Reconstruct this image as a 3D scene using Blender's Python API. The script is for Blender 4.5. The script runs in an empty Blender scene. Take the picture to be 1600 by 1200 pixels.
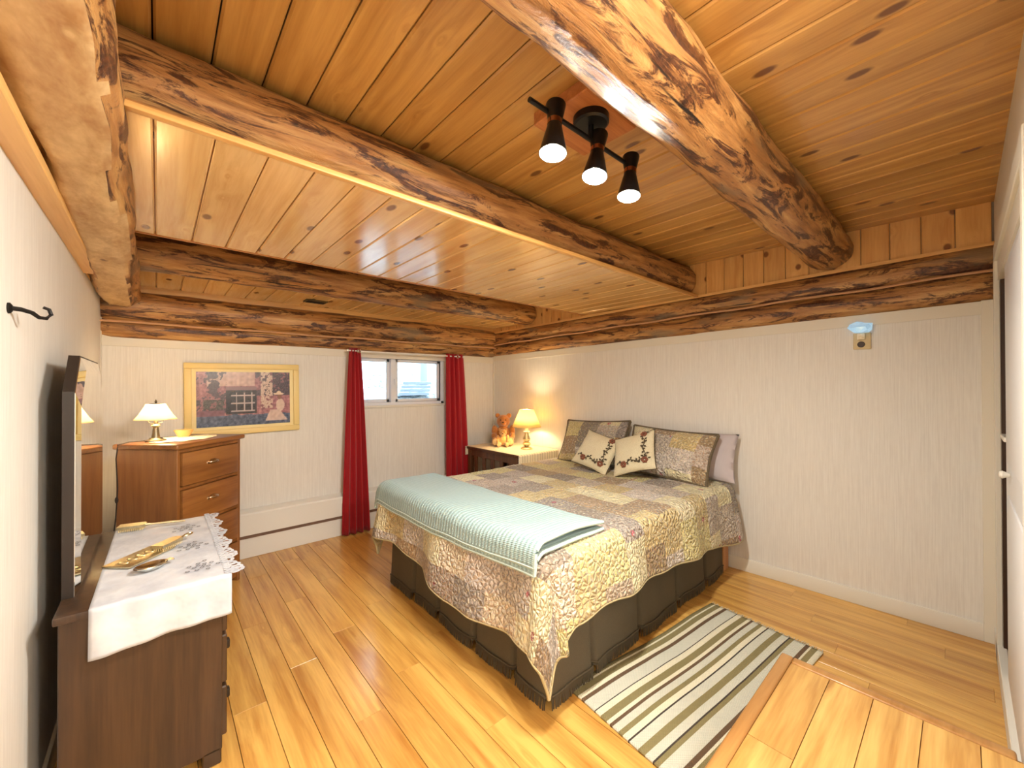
import bpy, bmesh, math, random
from mathutils import Vector, Matrix, noise
random.seed(7)
PI = math.pi
S = bpy.context.scene
C = S.collection

# ------------------------------------------------------------------ camera
cam_d = bpy.data.cameras.new('camera'); cam = bpy.data.objects.new('camera', cam_d); C.objects.link(cam)
cam_d.sensor_fit = 'HORIZONTAL'; cam_d.sensor_width = 36.0; cam_d.lens = 36.0*623.5/1600.0
cam_d.clip_start = 0.02; cam_d.clip_end = 200
YAW, PIT, ROL = math.radians(41.578), math.radians(0.338), math.radians(-0.122)
fw = Vector((math.sin(YAW), math.cos(YAW), 0)); rt = Vector((math.cos(YAW), -math.sin(YAW), 0)); up = Vector((0, 0, 1))
f2 = fw*math.cos(PIT)+up*math.sin(PIT); u2 = -fw*math.sin(PIT)+up*math.cos(PIT)
r3 = rt*math.cos(ROL)+u2*math.sin(ROL); u3 = -rt*math.sin(ROL)+u2*math.cos(ROL)
cam.matrix_world = Matrix(((r3.x, u3.x, -f2.x, 0), (r3.y, u3.y, -f2.y, 0), (r3.z, u3.z, -f2.z, 1.38), (0, 0, 0, 1)))
S.camera = cam

# ------------------------------------------------------------------ world, exposure
S.view_settings.view_transform = 'Standard'; S.view_settings.look = 'None'
S.view_settings.gamma = 1.0; S.view_settings.use_curve_mapping = False
S.view_settings.exposure = 0.68
W = bpy.data.worlds.new('world'); S.world = W; W.use_nodes = True
W.node_tree.nodes['Background'].inputs[0].default_value = (0.74, 0.90, 1.0, 1)
W.node_tree.nodes['Background'].inputs[1].default_value = 9.0
BULB_W = 40.0      # each ceiling spot
LAMP_W = 10.0       # each table lamp
FILL_W = 72.0      # added fill light behind the camera, out of view

# ------------------------------------------------------------------ helpers
def B(): return bmesh.new()

def box(bm, x0, x1, y0, y1, z0, z1, bev=0.0, seg=2, M=None):
    t = bmesh.new()
    v = [t.verts.new(p) for p in ((x0,y0,z0),(x1,y0,z0),(x1,y1,z0),(x0,y1,z0),(x0,y0,z1),(x1,y0,z1),(x1,y1,z1),(x0,y1,z1))]
    for f in ((0,3,2,1),(4,5,6,7),(0,1,5,4),(1,2,6,5),(2,3,7,6),(3,0,4,7)): t.faces.new([v[i] for i in f])
    if bev > 0: bmesh.ops.bevel(t, geom=list(t.edges), offset=bev, segments=seg, affect='EDGES', profile=0.5)
    merge(bm, t, M)

def merge(bm, t, M=None):
    mp = {}
    for v in t.verts: mp[v] = bm.verts.new((M @ v.co) if M else v.co)
    for f in t.faces:
        try: bm.faces.new([mp[v] for v in f.verts])
        except ValueError: pass
    t.free()

def ring(bm, c, ax, r, n, ref=None, ry=None):
    ax = ax.normalized()
    a = ref if ref is not None else (Vector((0,0,1)) if abs(ax.z) < 0.9 else Vector((1,0,0)))
    e1 = ax.cross(a).normalized(); e2 = ax.cross(e1).normalized()
    ry = r if ry is None else ry
    return [bm.verts.new(c + e1*r*math.cos(2*PI*i/n) + e2*ry*math.sin(2*PI*i/n)) for i in range(n)]

def bridge(bm, A, Bq):
    n = len(A)
    for i in range(n): bm.faces.new((A[i], A[(i+1) % n], Bq[(i+1) % n], Bq[i]))

def tube(bm, pts, r, n=10, caps=True, ref=None):
    pts = [Vector(p) for p in pts]; rs = r if isinstance(r, (list, tuple)) else [r]*len(pts)
    rings = []
    for i, p in enumerate(pts):
        t = (pts[min(i+1, len(pts)-1)] - pts[max(i-1, 0)])
        rings.append(ring(bm, p, t, rs[i], n, ref))
    for a, b in zip(rings, rings[1:]): bridge(bm, a, b)
    if caps:
        bm.faces.new(list(reversed(rings[0]))); bm.faces.new(rings[-1])

def lathe(bm, prof, n=24, M=None):
    t = bmesh.new(); rings = []
    for r, z in prof:
        if r < 1e-6: rings.append([t.verts.new((0, 0, z))])
        else: rings.append([t.verts.new((r*math.cos(2*PI*i/n), r*math.sin(2*PI*i/n), z)) for i in range(n)])
    for a, b in zip(rings, rings[1:]):
        for i in range(n):
            j = (i+1) % n
            if len(a) == 1 and len(b) > 1: t.faces.new((a[0], b[j], b[i]))
            elif len(b) == 1 and len(a) > 1: t.faces.new((a[i], a[j], b[0]))
            elif len(a) > 1: t.faces.new((a[i], a[j], b[j], b[i]))
    merge(bm, t, M)

def ball(bm, c, rx, ry, rz, n=16, M=None):
    t = bmesh.new(); bmesh.ops.create_uvsphere(t, u_segments=n, v_segments=max(6, n//2), radius=1)
    K = Matrix.Translation(Vector(c)) @ Matrix.Diagonal((rx, ry, rz, 1))
    merge(bm, t, (M @ K) if M else K)

def prism(bm, poly, z0, z1, M=None):
    t = bmesh.new()
    a = [t.verts.new((x, y, z0)) for x, y in poly]; b = [t.verts.new((x, y, z1)) for x, y in poly]
    t.faces.new(list(reversed(a))); t.faces.new(b); bridge(t, a, b); merge(bm, t, M)

def sheet(bm, fn, nu, nv, uvfn=None):
    uvl = bm.loops.layers.uv.verify()
    g = [[bm.verts.new(fn(i/nu, j/nv)) for j in range(nv+1)] for i in range(nu+1)]
    for i in range(nu):
        for j in range(nv):
            f = bm.faces.new((g[i][j], g[i+1][j], g[i+1][j+1], g[i][j+1]))
            if uvfn:
                for l, (a, b) in zip(f.loops, ((i,j),(i+1,j),(i+1,j+1),(i,j+1))): l[uvl].uv = uvfn(a/nu, b/nv)
    return g

def obj(name, bm, m=None, parent=None, smooth=35, loc=None, rz=0.0, recalc=True):
    if recalc: bmesh.ops.recalc_face_normals(bm, faces=bm.faces)
    me = bpy.data.meshes.new(name); bm.to_mesh(me); bm.free()
    if smooth:
        for p in me.polygons: p.use_smooth = True
        me.set_sharp_from_angle(angle=math.radians(smooth))
    o = bpy.data.objects.new(name, me); C.objects.link(o)
    if m: me.materials.append(m)
    if parent: o.parent = parent
    if loc: o.location = loc
    if rz: o.rotation_euler.z = rz
    return o

def tag(o, label, cat, group=None):
    o['label'] = label; o['category'] = cat
    if group: o['group'] = group
    return o
def struct(o): o['kind'] = 'structure'; return o
def thing(name, label, cat, loc=(0,0,0), rz=0.0, group=None):
    o = bpy.data.objects.new(name, None); C.objects.link(o); o.location = loc; o.rotation_euler.z = rz
    o.empty_display_size = 0.05
    return tag(o, label, cat, group)
def inst(name, me, parent, loc, rz=0.0):
    o = bpy.data.objects.new(name, me); C.objects.link(o); o.parent = parent; o.location = loc; o.rotation_euler.z = rz
    return o

# ------------------------------------------------------------------ materials
def srgb(r, g, b):
    f = lambda c: (c/255.0/12.92) if c/255.0 <= 0.04045 else ((c/255.0+0.055)/1.055)**2.4
    return (f(r), f(g), f(b), 1.0)
class NT:
    def __init__(s, name):
        s.m = bpy.data.materials.new(name); s.m.use_nodes = True; s.t = s.m.node_tree
        s.b = s.t.nodes['Principled BSDF']; s.out = s.t.nodes['Material Output']
    def n(s, typ, **kw):
        x = s.t.nodes.new(typ)
        for k, v in kw.items(): setattr(x, k, v)
        return x
    def l(s, a, b): s.t.links.new(a, b)
    def setb(s, **kw):
        for k, v in kw.items(): s.b.inputs[k.replace('_', ' ')].default_value = v
    def math(s, op, a, b=None, c=None):
        x = s.n('ShaderNodeMath', operation=op)
        for i, v in enumerate((a, b, c)):
            if v is None: continue
            if isinstance(v, (int, float)): x.inputs[i].default_value = v
            else: s.l(v, x.inputs[i])
        return x.outputs[0]
    def vmath(s, op, a, b=None):
        x = s.n('ShaderNodeVectorMath', operation=op)
        for i, v in enumerate((a, b)):
            if v is None: continue
            if isinstance(v, (tuple, list)): x.inputs[i].default_value = v
            else: s.l(v, x.inputs[i])
        return x.outputs[0]
    def noise(s, vec, scale, detail=3, rough=0.55, dist=0.0):
        x = s.n('ShaderNodeTexNoise'); s.l(vec, x.inputs['Vector'])
        x.inputs['Scale'].default_value = scale; x.inputs['Detail'].default_value = detail
        x.inputs['Roughness'].default_value = rough; x.inputs['Distortion'].default_value = dist
        return x.outputs['Fac']
    def ramp(s, fac, stops, interp='LINEAR'):
        x = s.n('ShaderNodeValToRGB'); x.color_ramp.interpolation = interp
        e = x.color_ramp.elements
        while len(e) < len(stops): e.new(0.5)
        for q, (p, c) in zip(e, stops): q.position = p; q.color = c
        if fac is not None: s.l(fac, x.inputs[0])
        return x.outputs[0]
    def mix(s, fac, a, b, mode='MIX'):
        x = s.n('ShaderNodeMix', data_type='RGBA', blend_type=mode)
        for i, v in ((0, fac), (6, a), (7, b)):
            if isinstance(v, (int, float)): x.inputs[i].default_value = v
            elif isinstance(v, tuple): x.inputs[i].default_value = v
            else: s.l(v, x.inputs[i])
        return x.outputs[2]
    def bump(s, h, strength=0.3, dist=0.01):
        x = s.n('ShaderNodeBump'); x.inputs['Strength'].default_value = strength; x.inputs['Distance'].default_value = dist
        s.l(h, x.inputs['Height']); s.l(x.outputs[0], s.b.inputs['Normal'])
    def objco(s, rnd=0.0):
        tc = s.n('ShaderNodeTexCoord').outputs['Object']
        if rnd:
            oi = s.n('ShaderNodeObjectInfo').outputs['Random']
            v = s.n('ShaderNodeCombineXYZ')
            for i, k in enumerate((37.0, 91.0, 53.0)): s.l(s.math('MULTIPLY', oi, k*rnd), v.inputs[i])
            tc = s.vmath('ADD', tc, v.outputs[0])
        return tc
    def rnd(s): return s.n('ShaderNodeObjectInfo').outputs['Random']

def plain(name, col, rough=0.6, metal=0.0, nz=0.0, nscale=40, bump=0.0, spec=None):
    k = NT(name); k.setb(Base_Color=col, Roughness=rough, Metallic=metal)
    if spec is not None: k.setb(Specular_IOR_Level=spec)
    if nz or bump:
        f = k.noise(k.objco(), nscale, 4)
        if nz:
            dk = tuple(c*(1-nz) for c in col[:3])+(1,)
            k.l(k.ramp(f, [(0.3, dk), (0.7, col)]), k.b.inputs['Base Color'])
        if bump: k.bump(f, bump, 0.005)
    return k.m

def wood(name, light, dark, axis='Y', gscale=22, stretch=0.05, rough=0.4, knots=True, coat=0.0, vary=0.18, knotcol=None, kd=(4.2, 1.25), bump=0.08, flat=None, khas=0.45, kr0=0.135):
    """axis = the grain direction in object space"""
    k = NT(name); co = k.objco(1.0)
    sx = {'X': (stretch, 1, 1), 'Y': (1, stretch, 1), 'Z': (1, 1, stretch)}[axis]
    ks = {'X': (kd[1], kd[0], kd[0]), 'Y': (kd[0], kd[1], kd[0]), 'Z': (kd[0], kd[0], kd[1])}[axis]
    if flat: ks = tuple(0.0 if 'XYZ'[i] == flat else c for i, c in enumerate(ks))
    st = k.vmath('MULTIPLY', co, sx)
    warp = k.noise(k.vmath('MULTIPLY', co, tuple(c*3 for c in sx)), 1.6, 2)
    if knots:
        vo = k.n('ShaderNodeTexVoronoi', feature='F1'); kv = k.vmath('MULTIPLY', co, ks)
        if flat:
            vo.voronoi_dimensions = '2D'; sq = k.n('ShaderNodeSeparateXYZ'); k.l(kv, sq.inputs[0]); cq = k.n('ShaderNodeCombineXYZ')
            ids = [i for i in range(3) if 'XYZ'[i] != flat]
            k.l(sq.outputs[ids[0]], cq.inputs[0]); k.l(sq.outputs[ids[1]], cq.inputs[1]); kv = cq.outputs[0]
        k.l(kv, vo.inputs['Vector']); vo.inputs['Scale'].default_value = 1.0
        d = vo.outputs['Distance']
        near = k.math('DIVIDE', 0.05, k.math('ADD', d, 0.08))
        warp = k.math('ADD', warp, near)
    gv = k.n('ShaderNodeVectorMath', operation='ADD'); k.l(st, gv.inputs[0])
    cw = k.n('ShaderNodeCombineXYZ')
    for i in range(3): k.l(k.math('MULTIPLY', warp, 0.09), cw.inputs[i])
    k.l(cw.outputs[0], gv.inputs[1])
    g = k.noise(gv.outputs[0], gscale, 4, 0.6)
    fine = k.noise(st, gscale*6, 2, 0.6)
    g2 = k.math('ADD', k.math('MULTIPLY', g, 0.8), k.math('MULTIPLY', fine, 0.2))
    col = k.ramp(g2, [(0.34, dark), (0.62, light)])
    hv = k.n('ShaderNodeHueSaturation'); k.l(col, hv.inputs['Color'])
    k.l(k.math('ADD', k.math('MULTIPLY', k.rnd(), 2*vary), 1-vary), hv.inputs['Value']); col = hv.outputs[0]
    if knots:
        sc = k.n('ShaderNodeSeparateColor'); k.l(vo.outputs['Color'], sc.inputs[0])
        has = k.math('GREATER_THAN', sc.outputs[0], khas)
        kr = k.math('MULTIPLY', k.math('SUBTRACT', kr0, d), 22.0); kr = k.math('MINIMUM', k.math('MAXIMUM', kr, 0.0), 0.9)
        kr = k.math('MULTIPLY', kr, has)
        col = k.mix(kr, col, knotcol or tuple(c*0.35 for c in dark[:3])+(1,))
    k.l(col, k.b.inputs['Base Color']); k.setb(Roughness=rough, Coat_Weight=coat, Coat_Roughness=0.15)
    if bump: k.bump(g2, bump, 0.004)
    return k.m

def log_mat(name, axis='X', hue='warm'):
    k = NT(name); co = k.objco(1.0)
    sx = {'X': (0.10, 1, 1), 'Y': (1, 0.10, 1)}[axis]
    st = k.vmath('MULTIPLY', co, sx)
    base = k.ramp(k.noise(st, 26, 5, 0.65), [(0.28, srgb(112, 70, 34)), (0.48, srgb(172, 120, 66)), (0.72, srgb(212, 168, 106))])
    if hue == 'pale': base = k.ramp(k.noise(st, 26, 5, 0.65), [(0.28, srgb(150, 112, 70)), (0.5, srgb(196, 158, 106)), (0.72, srgb(222, 190, 140))])
    bark = k.noise(k.vmath('MULTIPLY', co, tuple(c*(1.0 if c == 1 else 1.8) for c in sx)), 19.0, 7, 0.72, 0.8)
    bm_ = k.ramp(bark, [(0.50, (0, 0, 0, 1)), (0.56, (1, 1, 1, 1))])
    col = k.mix(bm_, base, k.ramp(k.noise(co, 60, 3), [(0.3, srgb(50, 24, 12)), (0.7, srgb(104, 58, 28))]))
    grey = k.ramp(k.noise(k.vmath('MULTIPLY', co, tuple(c*(1.0 if c == 1 else 3) for c in sx)), 5.0, 3), [(0.60, (0, 0, 0, 1)), (0.68, (0.75, 0.75, 0.75, 1))])
    col = k.mix(grey, col, srgb(128, 108, 84), 'MIX')
    crack = k.noise(k.vmath('MULTIPLY', co, tuple(c*(1 if c == 1 else 0.35) for c in sx)), 30, 2, 0.5)
    cm = k.ramp(crack, [(0.27, (1, 1, 1, 1)), (0.31, (0, 0, 0, 1))])
    col = k.mix(cm, col, srgb(30, 14, 6))
    k.l(col, k.b.inputs['Base Color']); k.setb(Roughness=0.42, Coat_Weight=0.15, Coat_Roughness=0.3)
    h = k.math('ADD', k.math('MULTIPLY', bark, 0.7), k.math('MULTIPLY', k.noise(st, 60, 3), 0.3))
    k.bump(h, 0.8, 0.016)
    return k.m

M = {}
M['pine'] = wood('pine_ceiling', srgb(202, 154, 84), srgb(168, 118, 56), 'Y', 20, 0.045, 0.30, True, 0.3, 0.10, srgb(98, 54, 24), (5.5, 2.6), 0.08, 'Z', 0.5, 0.105)
M['pine_pale'] = wood('pine_soffit', srgb(236, 196, 132), srgb(214, 166, 100), 'Y', 20, 0.045, 0.2, True, 0.5, 0.08, srgb(124, 74, 34), (5.5, 2.6), 0.08, 'Z', 0.45, 0.105)
M['pine_board'] = wood('pine_wall_board', srgb(226, 176, 106), srgb(204, 146, 78), 'Z', 20, 0.06, 0.4, True, 0.15, 0.08, srgb(120, 66, 28), (5.0, 4.0), 0.08, 'X', 0.5, 0.10)
M['pine_trim'] = wood('pine_trim', srgb(232, 184, 112), srgb(212, 154, 84), 'X', 20, 0.05, 0.4, False, 0.1, 0.04)
M['pine_trim_y'] = wood('pine_trim_long', srgb(232, 186, 116), srgb(212, 158, 90), 'Y', 20, 0.05, 0.4, False, 0.1, 0.04)
M['oak'] = wood('oak_laminate', srgb(226, 178, 96), srgb(178, 120, 50), 'Y', 15, 0.06, 0.3, True, 0.25, 0.08, srgb(176, 124, 62), (4.0, 0.8), 0.03, 'Z', 0.6, 0.10)
M['oakx'] = wood('oak_laminate_landing', srgb(228, 184, 108), srgb(186, 132, 64), 'X', 15, 0.06, 0.3, True, 0.25, 0.08, srgb(176, 124, 62), (4.0, 0.8), 0.03, 'Z', 0.6, 0.10)
M['nosing'] = wood('oak_nosing', srgb(192, 142, 82), srgb(164, 114, 60), 'X', 18, 0.06, 0.35, False, 0.2, 0.03)
M['log'] = log_mat('log_bark', 'X'); M['logy'] = log_mat('log_bark_long', 'Y'); M['logpale'] = log_mat('log_hewn', 'Y', 'pale')
M['hewn'] = wood('hewn_face', srgb(222, 190, 140), srgb(176, 132, 84), 'Y', 12, 0.45, 0.5, True, 0.0, 0.05, srgb(104, 66, 38), (7, 5.0), 0.9)
M['cabinet'] = wood('cabinet_pine', srgb(160, 106, 54), srgb(124, 74, 34), 'X', 14, 0.08, 0.35, True, 0.3, 0.05, srgb(78, 38, 14), (3.2, 1.6))
M['cabinetz'] = wood('cabinet_pine_side', srgb(156, 102, 52), srgb(120, 72, 34), 'Z', 14, 0.08, 0.35, True, 0.3, 0.05, srgb(78, 38, 14), (3.2, 1.6))
M['darkwood'] = wood('walnut_dark', srgb(70, 48, 31), srgb(43, 28, 18), 'Z', 24, 0.05, 0.4, False, 0.2, 0.05)
M['blackwood'] = plain('mirror_backing', srgb(34, 24, 18), 0.5)
M['midwood'] = wood('table_wood', srgb(104, 62, 34), srgb(66, 36, 18), 'Z', 24, 0.06, 0.4, False, 0.2, 0.05)
M['blockwood'] = wood('mount_block', srgb(190, 122, 66), srgb(160, 92, 44), 'X', 40, 0.06, 0.5, False, 0.0, 0.05, bump=0.6)
M['white'] = plain('white_paint', srgb(226, 222, 212), 0.45)
M['trimw'] = plain('trim_paint', srgb(222, 216, 202), 0.5)
M['door'] = plain('door_paint', srgb(226, 226, 228), 0.4)
M['dark'] = plain('dark_gap', srgb(40, 32, 26), 0.9)
M['heater'] = plain('heater_enamel', srgb(230, 228, 222), 0.35)
M['slot'] = plain('heater_slot', srgb(120, 92, 76), 0.8)
M['black'] = plain('black_metal', srgb(20, 19, 19), 0.35, 0.3)
M['cord'] = plain('brown_cord', srgb(36, 24, 18), 0.6)
M['copper'] = plain('copper_ring', srgb(180, 130, 100), 0.25, 1.0)
M['brass'] = plain('gilt_metal', srgb(226, 212, 174), 0.36, 1.0, 0.2, 120)
M['silver'] = plain('silver_metal', srgb(205, 205, 200), 0.2, 1.0)
M['chrome'] = plain('chrome_pull', srgb(206, 190, 170), 0.22, 1.0)
M['iron'] = plain('iron', srgb(34, 30, 28), 0.5, 0.6)
M['pewter'] = plain('lamp_pewter', srgb(120, 110, 92), 0.35, 0.8)
M['bristle'] = plain('bristles', srgb(222, 200, 150), 0.8)
M['vinyl'] = plain('window_vinyl', srgb(226, 228, 236), 0.35)
M['gasket'] = plain('window_gasket', srgb(46, 50, 62), 0.6)
M['rod'] = plain('curtain_rod', srgb(232, 226, 220), 0.3)
M['outlet'] = plain('outlet_plastic', srgb(206, 188, 146), 0.45)
M['sheetw'] = plain('white_sheet', srgb(226, 222, 222), 0.8, 0, 0.06, 14, 0.1)
M['lilac'] = plain('lilac_pillowcase', srgb(196, 186, 190), 0.8, 0, 0.08, 10, 0.15)
M['skirt'] = plain('olive_skirt', srgb(92, 82, 64), 0.85, 0, 0.22, 300, 0.15)
M['fringe'] = plain('olive_fringe', srgb(84, 74, 56), 0.9)
M['boxspring'] = plain('box_spring', srgb(60, 52, 42), 0.9)
M['peach'] = wood('bed_frame_wood', srgb(214, 158, 106), srgb(190, 132, 84), 'Z', 20, 0.06, 0.5, False)
M['nosef'] = plain('bear_nose', srgb(60, 36, 20), 0.5)
M['caulk'] = plain('log_chinking', srgb(196, 150, 112), 0.7)
M['ventm'] = plain('vent_metal', srgb(96, 76, 44), 0.5, 0.3)
M['mold'] = plain('soffit_rim', srgb(180, 118, 58), 0.5)

k = NT('wallpaper'); co = k.objco()
f1 = k.noise(k.vmath('MULTIPLY', co, (1, 1, 0.02)), 170, 2, 0.7); f2_ = k.noise(k.vmath('MULTIPLY', co, (1, 1, 0.3)), 60, 3)
h = k.math('ADD', k.math('MULTIPLY', f1, 0.8), k.math('MULTIPLY', f2_, 0.2))
k.l(k.ramp(h, [(0.36, srgb(218, 214, 208)), (0.62, srgb(229, 226, 220))]), k.b.inputs['Base Color']); k.setb(Roughness=0.6); k.bump(h, 0.25, 0.003)
M['paper'] = k.m

k = NT('red_curtain'); co = k.objco(); k.setb(Base_Color=srgb(176, 10, 26), Roughness=0.65, Sheen_Weight=0.2)
tr = k.n('ShaderNodeBsdfTranslucent'); tr.inputs[0].default_value = srgb(230, 20, 50); mx = k.n('ShaderNodeMixShader'); mx.inputs[0].default_value = 0.25
k.l(k.b.outputs[0], mx.inputs[1]); k.l(tr.outputs[0], mx.inputs[2]); k.l(mx.outputs[0], k.out.inputs[0]); M['red'] = k.m

def shade_mat(name, col, emit, strength):
    k = NT(name); k.setb(Base_Color=col, Roughness=0.8)
    tr = k.n('ShaderNodeBsdfTranslucent'); tr.inputs[0].default_value = emit; mx = k.n('ShaderNodeMixShader'); mx.inputs[0].default_value = strength
    k.l(k.b.outputs[0], mx.inputs[1]); k.l(tr.outputs[0], mx.inputs[2]); k.l(mx.outputs[0], k.out.inputs[0]); return k.m
M['shade1'] = shade_mat('cream_shade', srgb(250, 238, 214), srgb(255, 240, 205), 0.6)
M['shade2'] = shade_mat('parchment_shade', srgb(248, 230, 182), srgb(255, 234, 176), 0.5)

def emis(name, col, s):
    k = NT(name); k.setb(Base_Color=col, Emission_Color=col, Emission_Strength=s); return k.m
M['bulb'] = emis('bulb_warm', (1.0, 0.88, 0.66, 1), 30.0)
M['bulbc'] = emis('bulb_cool', (0.80, 0.93, 1.0, 1), 30.0)
M['bulbl'] = emis('lamp_bulb', (1.0, 0.80, 0.5, 1), 12.0)
M['dome'] = emis('fill_dome', (1.0, 0.92, 0.8, 1), 2.0)  # glow of the added fill light in the entry
M['night'] = emis('night_light', (0.55, 0.8, 1.0, 1), 1.2)

k = NT('window_glass')
tp = k.n('ShaderNodeBsdfTransparent'); tp.inputs[0].default_value = (0.93, 0.98, 1, 1); gl = k.n('ShaderNodeBsdfGlossy'); gl.inputs['Roughness'].default_value = 0.02
fr = k.n('ShaderNodeFresnel'); fr.inputs[0].default_value = 1.45; mx = k.n('ShaderNodeMixShader')
k.l(fr.outputs[0], mx.inputs[0]); k.l(tp.outputs[0], mx.inputs[1]); k.l(gl.outputs[0], mx.inputs[2]); k.l(mx.outputs[0], k.out.inputs[0]); M['glass'] = k.m
k = NT('amber_glass'); k.setb(Base_Color=srgb(250, 214, 150), Roughness=0.12, Transmission_Weight=0.6, IOR=1.4); M['amber'] = k.m
k = NT('mirror_glass'); k.setb(Base_Color=(0.86, 0.87, 0.85, 1), Metallic=1.0, Roughness=0.015); M['mirror'] = k.m

# patchwork quilt: rectangular patches by UV (metres), small floral print, vermicelli quilting relief
def quilt_mat(name, sx, sy, seed):
    k = NT(name); uv = k.n('ShaderNodeUVMap').outputs[0]
    wob = k.n('ShaderNodeTexNoise'); k.l(uv, wob.inputs['Vector']); wob.inputs['Scale'].default_value = 5.0
    uvw = k.vmath('ADD', uv, k.vmath('MULTIPLY', k.vmath('SUBTRACT', wob.outputs['Color'], (0.5, 0.5, 0.5)), (0.03, 0.03, 0)))
    sp = k.n('ShaderNodeSeparateXYZ'); k.l(uvw, sp.inputs[0])
    u = k.math('DIVIDE', sp.outputs[0], sx); iu = k.math('FLOOR', u)
    off = k.math('MULTIPLY', k.math('MODULO', k.math('ABSOLUTE', k.math('MULTIPLY', iu, 0.37)), 1.0), 1.0)
    v = k.math('ADD', k.math('DIVIDE', sp.outputs[1], sy), off); iv = k.math('FLOOR', v)
    cb = k.n('ShaderNodeCombineXYZ'); k.l(iu, cb.inputs[0]); k.l(iv, cb.inputs[1]); cb.inputs[2].default_value = seed
    wn = k.n('ShaderNodeTexWhiteNoise', noise_dimensions='3D'); k.l(cb.outputs[0], wn.inputs['Vector'])
    pal = [(236, 226, 186), (212, 190, 136), (188, 166, 142), (152, 138, 122), (220, 208, 198), (228, 216, 152), (176, 148, 112), (204, 190, 176), (234, 222, 198), (170, 158, 148)]
    base = k.ramp(wn.outputs['Value'], [(i/len(pal), srgb(*c)) for i, c in enumerate(pal)], 'CONSTANT')
    wsp = k.n('ShaderNodeSeparateColor'); k.l(wn.outputs['Color'], wsp.inputs[0])
    # print inside each patch: blotches, dots and the odd pink rose
    p1 = k.noise(uv, 95, 3, 0.7); p2 = k.noise(k.vmath('ADD', uv, (3.3, 1.7, 0)), 60, 2, 0.6)
    m1 = k.ramp(p1, [(0.50, (0, 0, 0, 1)), (0.56, (1, 1, 1, 1))]); m2 = k.ramp(p2, [(0.56, (0, 0, 0, 1)), (0.61, (1, 1, 1, 1))])
    dkc = k.ramp(wsp.outputs[1], [(0.0, srgb(112, 84, 66)), (0.35, srgb(140, 120, 96)), (0.6, srgb(104, 92, 88)), (0.85, srgb(158, 112, 74))], 'CONSTANT')
    ltc = k.ramp(wsp.outputs[2], [(0.0, srgb(236, 226, 200)), (0.5, srgb(214, 196, 186)), (0.75, srgb(226, 210, 150))], 'CONSTANT')
    col = k.mix(k.math('MULTIPLY', m1, k.math('ADD', k.math('MULTIPLY', wsp.outputs[0], 0.55), 0.28)), base, dkc)
    col = k.mix(k.math('MULTIPLY', m2, 0.55), col, ltc)
    vo = k.n('ShaderNodeTexVoronoi'); k.l(uv, vo.inputs['Vector']); vo.inputs['Scale'].default_value = 9.0
    vs = k.n('ShaderNodeSeparateColor'); k.l(vo.outputs['Color'], vs.inputs[0])
    rose = k.math('MULTIPLY', k.math('LESS_THAN', vo.outputs['Distance'], 0.17), k.math('GREATER_THAN', vs.outputs[1], 0.80))
    rose = k.math('MULTIPLY', rose, k.math('GREATER_THAN', k.noise(uv, 120, 2), 0.47))
    col = k.mix(rose, col, srgb(168, 70, 84))
    k.l(col, k.b.inputs['Base Color']); k.setb(Roughness=0.85, Sheen_Weight=0.15)
    q = k.n('ShaderNodeTexVoronoi', feature='SMOOTH_F1'); k.l(k.vmath('ADD', uv, k.vmath('MULTIPLY', wob.outputs['Color'], (0.05, 0.05, 0))), q.inputs['Vector']); q.inputs['Scale'].default_value = 36.0
    ed = k.n('ShaderNodeTexVoronoi', feature='DISTANCE_TO_EDGE'); k.l(k.vmath('ADD', uv, k.vmath('MULTIPLY', wob.outputs['Color'], (0.05, 0.05, 0))), ed.inputs['Vector']); ed.inputs['Scale'].default_value = 36.0
    hh = k.math('MINIMUM', k.math('MULTIPLY', ed.outputs['Distance'], 3.2), 1.0)
    k.bump(hh, 0.9, 0.014)
    return k.m
M['quilt'] = quilt_mat('patchwork_quilt', 0.19, 0.23, 1.0)
M['sham'] = quilt_mat('patchwork_sham', 0.20, 0.17, 5.0)
M['binding'] = plain('quilt_binding', srgb(186, 172, 132), 0.8)
M['shamtrim'] = plain('sham_trim', srgb(112, 98, 76), 0.8, 0, 0.5, 90, 0.4)

k = NT('blue_blanket'); uv = k.n('ShaderNodeUVMap').outputs[0]
sp = k.n('ShaderNodeSeparateXYZ'); k.l(uv, sp.inputs[0])
rib = k.math('SINE', k.math('MULTIPLY', sp.outputs[0], 2*PI/0.026)); rib2 = k.math('SINE', k.math('MULTIPLY', sp.outputs[1], 2*PI/0.008))
hh = k.math('ADD', k.math('MULTIPLY', rib, 0.6), k.math('MULTIPLY', rib2, 0.25))
k.l(k.ramp(k.math('ADD', k.math('MULTIPLY', hh, 0.35), 0.5), [(0.2, srgb(140, 168, 170)), (0.8, srgb(174, 198, 198))]), k.b.inputs['Base Color'])
k.setb(Roughness=0.9, Sheen_Weight=0.2); k.bump(hh, 0.5, 0.006); M['blue'] = k.m
M['bluebind'] = plain('blue_blanket_binding', srgb(190, 210, 206), 0.7)

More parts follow.
